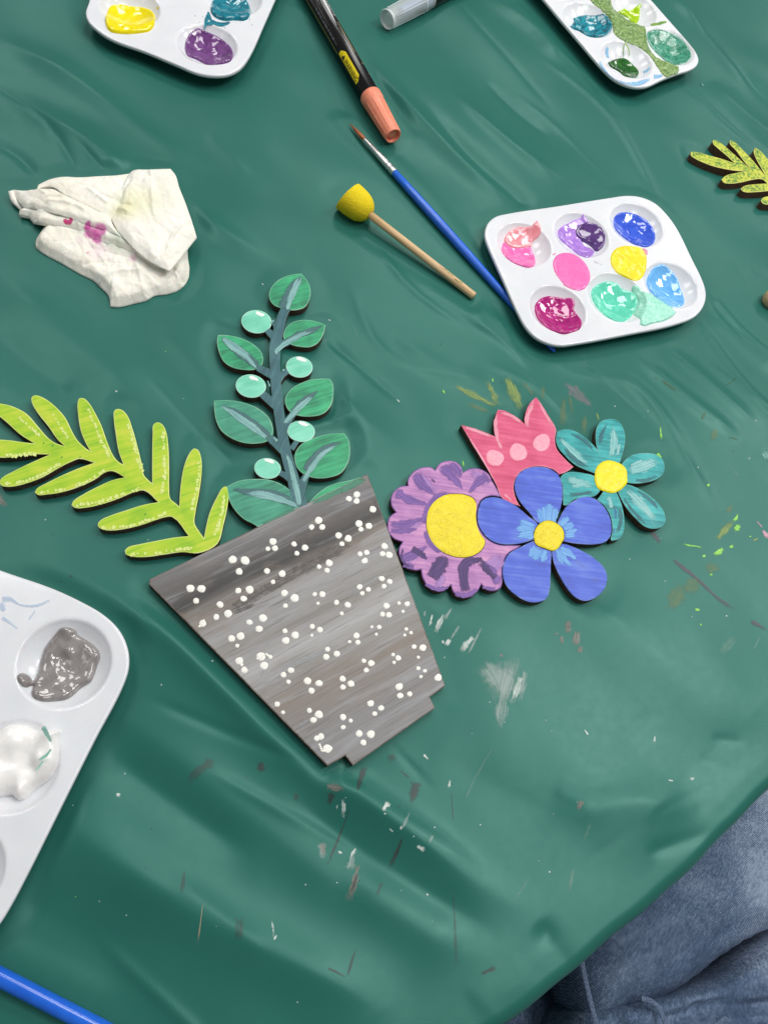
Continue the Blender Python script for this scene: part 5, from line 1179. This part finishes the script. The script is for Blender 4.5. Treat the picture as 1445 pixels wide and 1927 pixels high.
# white printed band with cut-out lettering, gold lines, small grey print
s0, s1 = 0.03, sx(395, 300)
v, f = barrel_patch(A0, A0 + dv, rB + 0.00008, s0, s1, 0.06, lambda a: 0.44 if a < 0.72 else 0.44 - 0.36 * (a - .72) / .28, 40, 4); wb = mesh_obj('white_band', v, f, [wht], barrel, True)
cyl_text('FOR YOUR PALETTE', A0, A0 + dv, rB + 0.00018, sx(380, 235) - 0.041, rB * 0.66, 0.40, wht, barrel, 'slogan_text', squash=0.041 / (rB * 0.66 * 9.9))
A = Acc()
gl = [(sx(310, 60), 0.92 * rB), (sx(370, 170), 0.80 * rB), (sx(440, 290), 0.98 * rB), (sx(490, 380), 1.20 * rB), (sx(520, 450), 0.98 * rB), (sx(590, 560), 0.82 * rB), (sx(640, 650), 0.98 * rB)]
A.add(*barrel_line(A0, A0 + dv, rB + 0.0001, gl, 0.0005))
A.add(*barrel_line(A0, A0 + dv, rB + 0.0001, [(sx(385, 270), 0.44 * rB), (sx(460, 410), 0.44 * rB), (sx(540, 540), 0.44 * rB)], 0.0004))
A.add(*barrel_line(A0, A0 + dv, rB + 0.0001, [(0.02, -1.45 * rB), (sx(200, 230), -1.45 * rB), (sx(350, 500), -1.45 * rB)], 0.0005))
for sx_, ph_, r_ in ((sx(618, 635), 0.72, 0.0013), (sx(668, 725), 0.74, 0.0005)):
    c = [(sx_ + r_ * math.cos(a), ph_ * rB + r_ * math.sin(a)) for a in np.linspace(0.3, 5.6, 10)]
    A.add(*barrel_line(A0, A0 + dv, rB + 0.0001, c, 0.0004))
A.add(*barrel_line(A0, A0 + dv, rB + 0.0001, [(sx(700, 760), 0.98 * rB), (sx(715, 790), 0.9 * rB), (sx(725, 815), 0.8 * rB)], 0.0004))
A.build('gold_lines', [gold], barrel)
A = Acc(); s = 0.02
while s < sx(345, 445):
    L = random.uniform(0.0004, 0.0012); g = barrel_patch(A0, A0 + dv, rB + 0.00008, s, s + L, -1.05, -1.05 + random.uniform(0.14, 0.22), 2, 2); A.add(*g); s += L + random.choice([0.0003, 0.0003, 0.0012])
A.build('small_print', [gry], barrel)

# clear-capped marker
c0 = P(728.5, 36.5, 0.0085); c1 = P(798, 0, 0.0085); d2 = c1 - c0; d2 /= np.linalg.norm(d2); r2 = 22 * MPP(740, 30, 0.008)
r2 = min(r2, 0.0086)
mk2 = thing('paint_marker', 'black marker with frosted clear cap lying at the top edge', 'marker', (float(c0[0]), float(c0[1]), 0.0), 'paint markers')
t = NT('frosted_clear_plastic'); n = t.noise(t.coords(0, (120, 120, 120)), 1.0, 2, 0.5)
t.color(t.ramp(n, [(0.3, (0.78, 0.82, 0.82, 1)), (0.7, (0.86, 0.89, 0.89, 1))])); t.b.inputs['Alpha'].default_value = 0.42
frost = t.set(Roughness=0.25, Transmission_Weight=0.0)
frost2 = plain('frosted_rim_plastic', (0.86, 0.92, 0.91, 1), 0.25, Alpha=0.9)
Lcap = float(np.linalg.norm(c1 - c0)) * 1.12
v, f = lathe_geo(c0, c0 + d2 * Lcap, [(0.0, r2 * 0.95), (0.03, r2 * 0.93), (0.5, r2 * 1.0), (0.96, r2 * 1.08), (1.0, r2 * 1.06)], 40, cap0=False, cap1=False)
cap2 = mesh_obj('cap', v, f, [frost], mk2, True)
v, f = lathe_geo(c0, c0 + d2 * Lcap, [(0.0, r2 * 0.97), (-0.012, r2 * 0.93), (-0.012, r2 * 0.84), (0.02, r2 * 0.82), (0.06, r2 * 0.80), (0.06, r2 * 0.56), (0.02, r2 * 0.54), (0.01, r2 * 0.46), (0.03, r2 * 0.1)], 40, cap0=False, cap1=True)
mesh_obj('cap_rim', v, f, [frost2], cap2, True)
A = Acc()
v, f = lathe_geo(c0 + d2 * Lcap * .78, c0 + d2 * Lcap * .80, [(0, r2 * 1.055), (0.2, r2 * 1.09), (0.8, r2 * 1.09), (1, r2 * 1.055)], 40, False, False); A.add(v, f)
for a in (0.6, -0.9, 2.4, -2.4):
    p0 = on_barrel(c0, c1, r2 * 0.95, Lcap * .06, a); p1 = on_barrel(c0, c1, r2 * 1.03, Lcap * .95, a); v, f = lathe_geo(p0, p1, [(0, 0.0003), (1, 0.0003)], 8); A.add(v, f)
A.build('cap_rib', [frost2], cap2, smooth=True)
v, f = lathe_geo(c0 + d2 * Lcap * .32, c0 + d2 * (Lcap * 1.02), [(0, r2 * .42), (0.02, r2 * .50), (0.70, r2 * .52), (0.72, r2 * .8), (1.0, r2 * .84)], 32); mesh_obj('nib_holder', v, f, [plain('pale_blue_plastic', lin(120, 160, 205), 0.4)], mk2, True)
v, f = lathe_geo(c0 + d2 * Lcap * 1.0, c0 + d2 * (Lcap + 0.11), [(0, r2 * 0.9), (0.0, r2 * 1.05), (0.01, r2 * 1.09), (1.0, r2 * 1.09)], 40); mesh_obj('barrel', v, f, [blk], mk2, True)

# ------------------------------------------------------------------ brushes, dauber, stick
def handle_mat():
    t = NT('blue_lacquer'); n = t.noise(t.coords(0, (90, 90, 90)), 1.0, 3, 0.5)
    t.color(t.ramp(n, [(0.3, lin(22, 92, 206)), (0.7, lin(32, 108, 224))])); return t.set(Roughness=0.22, Coat_Weight=0.4, Coat_Roughness=0.1)
hm = handle_mat()
br = thing('paintbrush', 'thin paintbrush with blue handle, silver ferrule and brown tip, tucked under a tray', 'paintbrush', tuple(float(q) for q in P(850, 450, 0)), 'blue paintbrushes')
RDf = lambda x, y: RD([(x, y)])[0]
pT, pB, pF, pE = P(*RDf(122, 38), 0.0016), P(*RDf(219, 143), 0.0032), P(*RDf(402, 345), 0.0036), P(*RDf(1392, 1452), 0.0022)
m_ = MPP(*RDf(402, 345), 0.003) / 3.284
hair = wood_paint('brown_bristle', lin(110, 55, 30), lin(165, 90, 50), lin(190, 125, 80), world_angle(100, 105), 1.0, 0.5)
v, f = lathe_geo(pB, pT, [(0, 12 * m_), (0.25, 13.5 * m_), (0.55, 10 * m_), (0.8, 5 * m_), (0.94, 2 * m_), (1.0, 0.4 * m_)], 20); mesh_obj('bristles', v, f, [hair], br, True)
t = NT('silver_ferrule'); n = t.noise(t.coords(world_angle(1, 1.1), (60, 900, 60)), 1.0, 2, 0.5); t.color((0.78, 0.77, 0.75, 1)); t.bump(n, 0.1, 0.0002); sil = t.set(Roughness=0.28, Metallic=0.95)
v, f = lathe_geo(pB, pF, [(-0.02, 12 * m_), (0.0, 14 * m_), (0.4, 18 * m_), (0.72, 22.5 * m_), (0.75, 21 * m_), (0.78, 22.5 * m_), (0.82, 23 * m_), (0.84, 21.3 * m_), (0.87, 23 * m_), (0.98, 23.5 * m_), (1.0, 22.5 * m_)], 24); mesh_obj('ferrule', v, f, [sil], br, True)
v, f = lathe_geo(pF, pE, [(-0.005, 20 * m_), (0.0, 22 * m_), (0.12, 26 * m_), (0.28, 28 * m_), (0.45, 27 * m_), (0.7, 22 * m_), (0.9, 17 * m_), (0.975, 15 * m_), (0.99, 12 * m_), (1.0, 4 * m_)], 24); mesh_obj('handle', v, f, [hm], br, True)
# near brush
rb = 16.5 * MPP(80, 1870, 0.005)
a_, b_ = P(0, 1838, rb), P(172, 1927, rb); d_ = (b_ - a_) / np.linalg.norm(b_ - a_)
v, f = lathe_geo(a_ - d_ * 0.05, b_ + d_ * 0.07, [(0, rb * .6), (0.02, rb * .92), (0.3, rb), (0.7, rb), (0.98, rb * .9), (1, rb * .6)], 32)
loc = tuple(float(q) for q in (a_ + b_) / 2 * np.array([1, 1, 0]))
o = mesh_obj('paintbrush', v, f, [hm], None, True, loc=loc); tag(o, 'thick glossy blue brush handle crossing the bottom left corner', 'paintbrush', 'blue paintbrushes')
# sponge dauber
dab_root = thing('sponge_dauber', 'round yellow sponge dauber on a plain wooden stick', 'sponge dauber', tuple(float(q) for q in P(760, 460, 0)))
mS = MPP(*RDf(170, 540), 0.008) / 3.284
h0, h1, s1_ = P(*RDf(113, 490), 0.0100), P(*RDf(252, 606), 0.0092), P(*RDf(893, 1108), 0.0026)
t = NT('yellow_foam'); n = t.noise(t.coords(0, (700, 700, 700)), 1.0, 4, 0.7); n2 = t.n('ShaderNodeTexVoronoi'); n2.inputs['Scale'].default_value = 1500; t.l(t.tc.outputs['Object'], n2.inputs['Vector'])
b = t.noise(t.coords(0, (60, 60, 60)), 1.0, 2, 0.5)
t.color(t.mix(b, t.ramp(n, [(0.35, lin(232, 200, 0)), (0.6, lin(252, 230, 20))]), lin(252, 220, 20)))
t.bump(t.math('ADD', n, n2.outputs['Distance']), 0.8, 0.0006); foam = t.set(Roughness=0.85, Subsurface_Weight=0.2, Subsurface_Scale=0.002)
v, f = lathe_geo(h0, h1, [(0.012, 4 * mS), (0.004, 60 * mS), (-0.004, 96 * mS), (0.004, 99 * mS), (0.02, 100 * mS), (0.25, 99 * mS), (0.5, 94 * mS), (0.68, 86 * mS), (0.82, 72 * mS), (0.92, 54 * mS), (0.98, 36 * mS), (1.0, 22 * mS)], 40)
ax = (h1 - h0) / np.linalg.norm(h1 - h0); Lh = np.linalg.norm(h1 - h0)
v = [np.array(q) + ax * 0.22 * ((np.array(q) - h0)[2]) * max(0.0, 1 - max(0.0, float((np.array(q) - h0) @ ax)) / Lh / 0.35) for q in v]
v = [np.array(q) + 0.00025 * np.array(noise.noise_vector(Vector(q) * 500)) for q in v]
mesh_obj('sponge', v, f, [foam], dab_root, True)
t = NT('bare_dowel'); g = t.noise(t.coords(world_angle(655, 510), (25, 700, 700)), 1.0, 4, 0.6, 0.3); st = t.noise(t.coords(0, (130, 130, 130)), 1.0, 2, 0.5)
t.color(t.ramp(g, [(0.3, lin(196, 158, 112)), (0.55, lin(222, 190, 145)), (0.75, lin(232, 205, 165))])); t.bump(g, 0.2, 0.0003); dow = t.set(Roughness=0.6)
rS = 24 * MPP(*RDf(600, 880), 0.004) / 3.284
v, f = lathe_geo(h1 - (s1_ - h1) * 0.01, s1_, [(0, rS), (0.3, rS), (0.992, rS), (1.0, rS * 0.9)], 28); stick = mesh_obj('stick', v, f, [dow], dab_root, True)
A = Acc()
stg = dry_brush('green_stain', lin(120, 125, 50), lin(150, 145, 70), 0.85, 0.4); stp = dry_brush('pink_stain', lin(220, 165, 130), lin(225, 175, 145), 0.7, 0.4)
Ls = float(np.linalg.norm(s1_ - h1))
for mi, a0, a1, p0_, p1_ in ((0, .72, .80, -.1, .3), (0, .80, .86, -.5, -.1), (0, .84, .88, -.2, .25), (0, .69, .73, 0.0, .4), (1, .65, .71, -.3, .2)):
    v = []; uv = []; at_ = []; f = []
    for i in range(9):
        for k in range(7):
            s = a0 + (a1 - a0) * i / 8; p = p0_ + (p1_ - p0_) * k / 6
            v.append(on_barrel(h1, s1_, rS + 0.00006, Ls * s, p)); uv.append((s * .1, p * .003)); at_.append(min(1, 4 * min(i / 8, 1 - i / 8)) * min(1, 4 * min(k / 6, 1 - k / 6)))
    for i in range(8):
        for k in range(6): q = i * 7 + k; f.append((q, q + 7, q + 8, q + 1))
    A.add(v, f, mi, uv, at_)
A.build('paint_stain', [stg, stp], stick)
# stick end at the right edge
cs = thing('craft_stick', 'pale wooden stick end poking in at the right edge', 'stick', tuple(float(q) for q in P(1470, 555, 0)))
e0, e1 = P(1440, 557, 0.0045), P(1640, 640, 0.0045); rE = 19 * MPP(1440, 557)
v, f = lathe_geo(e0, e1, [(-0.01, rE * .35), (0.0, rE * .62), (0.03, rE * .9), (0.08, rE), (1.0, rE)], 28); mesh_obj('stick', v, f, [dow], cs, True)

# ------------------------------------------------------------------ napkin
def build_napkin():
    t = NT('paper_towel')
    n = t.noise(t.coords(0, (35, 35, 35)), 1.0, 3, 0.5); fi = t.noise(t.coords(0, (1100, 1100, 1100)), 1.0, 3, 0.6); wr = t.noise(t.coords(0.4, (120, 260, 120)), 1.0, 3, 0.6, 0.6)
    c = t.ramp(n, [(0.3, lin(240, 236, 222)), (0.7, lin(249, 246, 236))])
    base = base_of(NAPKIN); warp = t.n('ShaderNodeTexNoise'); warp.inputs['Scale'].default_value = 160; warp.inputs['Detail'].default_value = 4
    t.l(t.tc.outputs['Object'], warp.inputs['Vector'])
    for px, rx, hard, op, col in (((860,330),190,1.1,.55,lin(228,226,176)),((810,400),110,1.0,.6,lin(224,222,158)),((950,330),220,1.0,.45,lin(228,230,196)),((350,240),260,1.0,.4,lin(234,228,208)),((760,560),80,1.0,.7,lin(196,210,184)),((700,560),40,1.2,.5,lin(190,210,185)),((640,590),110,1.0,.45,lin(232,196,212)),((860,650),35,1.2,.6,lin(222,170,196)),((520,545),40,1.0,.4,lin(232,200,214)),
            ((590,500),46,2.2,.8,lin(206,66,164)),((650,500),50,2.2,.8,lin(210,76,168)),((628,535),40,2.2,.8,lin(206,70,164)),((570,470),26,3.0,.9,lin(206,70,160)),((430,434),20,4.0,.95,lin(206,50,120)),((460,436),20,4.0,.95,lin(206,50,120)),((565,612),12,3.0,.7,lin(215,120,170))):
        q = RN([px])[0]; w = P(q[0], q[1], 0.011); r = rx / 3.44 * MPP(q[0], q[1], 0.011)
        v1 = t.n('ShaderNodeVectorMath', operation='MULTIPLY_ADD'); t.l(warp.outputs['Color'], v1.inputs[0]); v1.inputs[1].default_value = (0.004, 0.004, 0.0); t.l(t.tc.outputs['Object'], v1.inputs[2])
        v2 = t.n('ShaderNodeVectorMath', operation='MULTIPLY'); t.l(v1.outputs[0], v2.inputs[0]); v2.inputs[1].default_value = (1, 1, 0)
        v3 = t.n('ShaderNodeVectorMath', operation='DISTANCE'); t.l(v2.outputs[0], v3.inputs[0]); v3.inputs[1].default_value = (w[0] - base[0] + .002, w[1] - base[1] + .002, 0)
        f = t.math('MULTIPLY', t.math('SUBTRACT', 1.0, t.math('DIVIDE', v3.outputs['Value'], r)), hard, clamp=True)
        c = t.mix(t.math('MULTIPLY', f, op), c, col)
    t.color(c)
    b = t.bump(fi, 0.18, 0.0003); b = t.bump(wr, 0.28, 0.0012, b); rd = t.math('ABSOLUTE', t.math('SUBTRACT', t.noise(t.coords(0.9, (70, 190, 70)), 1.0, 4, 0.6, 1.0), 0.5)); t.bump(t.math('MINIMUM', rd, 0.08), 0.30, 0.005, b)
    paper = t.set(Roughness=0.92, Subsurface_Weight=0.15, Subsurface_Scale=0.002)
    root = thing('crumpled_napkin', 'crumpled white paper napkin with magenta and yellow stains', 'napkin', base_of(NAPKIN))
    A = Acc(); surf = []
    def sheet(px, zf, wr_, edge, na, creases=(), spacing=0.0008, skirt=0.0005):
        zc = float(np.mean([zf(*q) for q in px]))
        w = [P(x, y, zf(x, y)) for x, y in RNs(px)]
        w = [P(x, y, zz) for (x, y), zz in zip(RNs(px), [zf(*q) for q in smooth_loop(px, 40, 3)])]
        zb = [q[2] for q in w]
        if area2(w) < 0: w = w[::-1]
        V, Fc, ring, wc = patch_pts(w, spacing)
        d = dist_poly(V[:, 0], V[:, 1], wc); q = np.clip(d / wr_, 0, 1)
        # boundary height by inverse distance
        Wb = np.array([(a[0], a[1], a[2]) for a in w])
        D2 = (V[:, :1] - Wb[None, :, 0]) ** 2 + (V[:, 1:2] - Wb[None, :, 1]) ** 2 + 1e-8
        wt = 1 / D2 ** 1.2; zz = (wt * Wb[None, :, 2]).sum(1) / wt.sum(1)
        zz = zz + edge * (q * (2 - q) * 0.55 + 0.45 * np.clip(q * 2.4, 0, 1) ** 1.2)
        r0 = random.random() * 9
        def cr(x, y):
            p = Vector((x * 70, y * 70, r0)); p = p + 0.5 * Vector(noise.noise_vector(p * 0.7))
            dd, _ = noise.voronoi(p); e = dd[1] - dd[0]
            return -math.exp(-e * 9.0) * 0.25 + 0.45 * noise.fractal(Vector((x * 75, y * 50, r0)), 0.9, 2.0, 5) - 0.8 * abs(noise.noise(Vector((x * 90 + y * 60, y * 25 - x * 18, r0 + 3)))) - 0.22 * abs(noise.noise(Vector((x * 210 - y * 120, y * 130 + x * 40, r0 + 7))))
        zz = zz + 1.5 * na * np.array([cr(x, y) for x, y in V]) * np.clip(q * 2.5, 0.1, 1)
        for pts, mm, hw in creases:
            ww = [P(*p, zc) for p in smooth_loop(RN(pts), 100, 4, closed=False)]
            dd = dist_poly(V[:, 0], V[:, 1], ww, closed=False); zz += mm * 0.0016 * np.exp(-np.abs(dd) / hw)
        v = [(a, b, c) for (a, b), c in zip(V, zz)]; f = list(Fc); n = len(ring); n0 = len(v)
        for i in ring: v.append((V[i, 0], V[i, 1], max(0.0002, zz[i] - skirt)))
        for i in range(n): j = (i + 1) % n; f.append((ring[j], ring[i], n0 + i, n0 + j))
        A.add(v, f, 0); surf.append((wc, V, zz))
    def RNs(px): return [(x / 3.440, 290 + y / 3.440) for x, y in smooth_loop(px, 40, 3)]
    lerp = lambda a, b, t_: a + (b - a) * max(0, min(1, t_))
    # lower lobe
    sheet([(300,458),(262,510),(235,560),(235,605),(280,640),(400,705),(520,775),(610,820),(650,860),(700,910),(712,940),(716,985),(770,988),(870,965),(950,945),(1000,915),(1080,905),(1170,870),(1225,790),(1215,620),(1230,560),(1000,520),(700,480),(500,460)],
          lambda x, y: 0.0010 if y > 600 else 0.0035, 0.009, 0.0065, 0.0016,
          [([(640,850),(760,800),(900,790)], 1.6, 0.002), ([(870,650),(900,780),(940,930)], 1.0, 0.0012), ([(1120,770),(1190,830)], -1.8, 0.0015), ([(1140,790),(1170,860)], 1.4, 0.0012), ([(560,740),(700,720)], -1.2, 0.002), ([(740,870),(720,930)], 1.5, 0.002), ([(600,640),(760,680),(880,720)], -1.0, 0.003)], skirt=0.0025)
    # inner roll with the magenta stain
    sheet([(130,360),(125,390),(190,402),(215,435),(330,455),(500,490),(560,525),(640,560),(760,592),(870,640),(960,690),(1060,745),(1000,600),(800,480),(600,420),(400,370),(220,345)],
          lambda x, y: 0.0085 if x > 250 else 0.004, 0.005, 0.0038, 0.0008, [([(500,480),(640,555),(760,590)], -0.8, 0.0015), ([(500,440),(520,500)], 0.8, 0.001), ([(700,500),(690,570)], 0.8, 0.001)], skirt=0.0025)
    # top sheet at the left
    sheet([(240,228),(250,198),(320,165),(400,147),(530,150),(650,142),(750,138),(845,125),(880,300),(780,480),(720,420),(640,370),(560,330),(400,250),(350,215),(290,212)],
          lambda x, y: lerp(0.006, 0.012, (y - 140) / 180), 0.012, 0.0030, 0.0012, [([(570,235),(640,300),(700,350)], 1.3, 0.0012), ([(650,270),(760,320)], -1.0, 0.0012), ([(480,180),(620,260),(740,330)], -0.8, 0.002)], skirt=0.0015)
    # front of the roll, horn at far left
    sheet([(90,230),(150,236),(240,232),(300,225),(350,228),(400,255),(560,330),(640,372),(710,405),(740,470),(800,545),(690,495),(560,455),(400,395),(300,372),(200,352),(160,350),(115,300)],
          lambda x, y: lerp(0.0045, 0.0125, (x - 90) / 260), 0.006, 0.0035, 0.0010, [([(210,345),(300,300),(420,300)], 1.0, 0.0012), ([(330,330),(480,350),(560,400)], 1.2, 0.0012), ([(420,370),(490,345)], -1.0, 0.001), ([(260,250),(300,280)], 1.0, 0.0012)], skirt=0.0006)
    sheet([(55,240),(90,232),(110,290),(160,350),(135,358),(75,300)], lambda x, y: lerp(0.006, 0.003, (y - 230) / 120), 0.004, 0.0015, 0.0004, skirt=0.0012)
    # flap at the right
    sheet([(838,128),(870,103),(960,100),(1040,96),(1105,95),(1140,140),(1160,210),(1200,310),(1225,380),(1250,450),(1275,540),(1235,590),(1180,660),(1100,757),(1000,712),(900,640),(820,560),(770,505),(728,430),(745,350),(770,290),(790,220),(825,150)],
          lambda x, y: lerp(0.0085, 0.0135, (y - 90) / 250) - 0.004 * max(0, (x - 1100) / 175), 0.010, 0.0040, 0.0014,
          [([(850,160),(780,280),(740,400)], -0.8, 0.0015), ([(975,110),(990,300),(1000,420)], 1.0, 0.0015), ([(1180,480),(1120,560),(1080,680)], 1.2, 0.0014), ([(1250,450),(1180,500),(1120,600)], -1.2, 0.0014), ([(770,340),(850,360)], -1.2, 0.0012), ([(765,380),(830,410)], 0.9, 0.001), ([(1000,180),(960,140)], -0.8, 0.002)], skirt=0.0006)
    body = A.build('paper', [paper], root, smooth=True)

build_napkin()

# a bead of water beside the green tray
dm = NT('water_bead'); dm.color((0.10, 0.32, 0.27, 1)); dm = dm.set(Roughness=0.03, Alpha=0.6)
c = P(1320, 160, 0)
zc = HC(float(c[0]), float(c[1]))
v, f = [], []
for k in range(6):
    for i in range(16):
        a = 2 * PI * i / 16; e = k / 5 * PI / 2; v.append((c[0] + 0.0018 * math.cos(e) * math.cos(a), c[1] + 0.0026 * math.cos(e) * math.sin(a), zc + 0.0001 + 0.0012 * math.sin(e)))
for k in range(5):
    for i in range(16): j = (i + 1) % 16; f.append((k * 16 + i, k * 16 + j, (k + 1) * 16 + j, (k + 1) * 16 + i))
o = mesh_obj('water_drop', v, f, [dm], None, True, loc=(float(c[0]), float(c[1]), float(zc)))
tag(o, 'tiny clear water drop on the cloth below the green-smeared tray', 'drop')
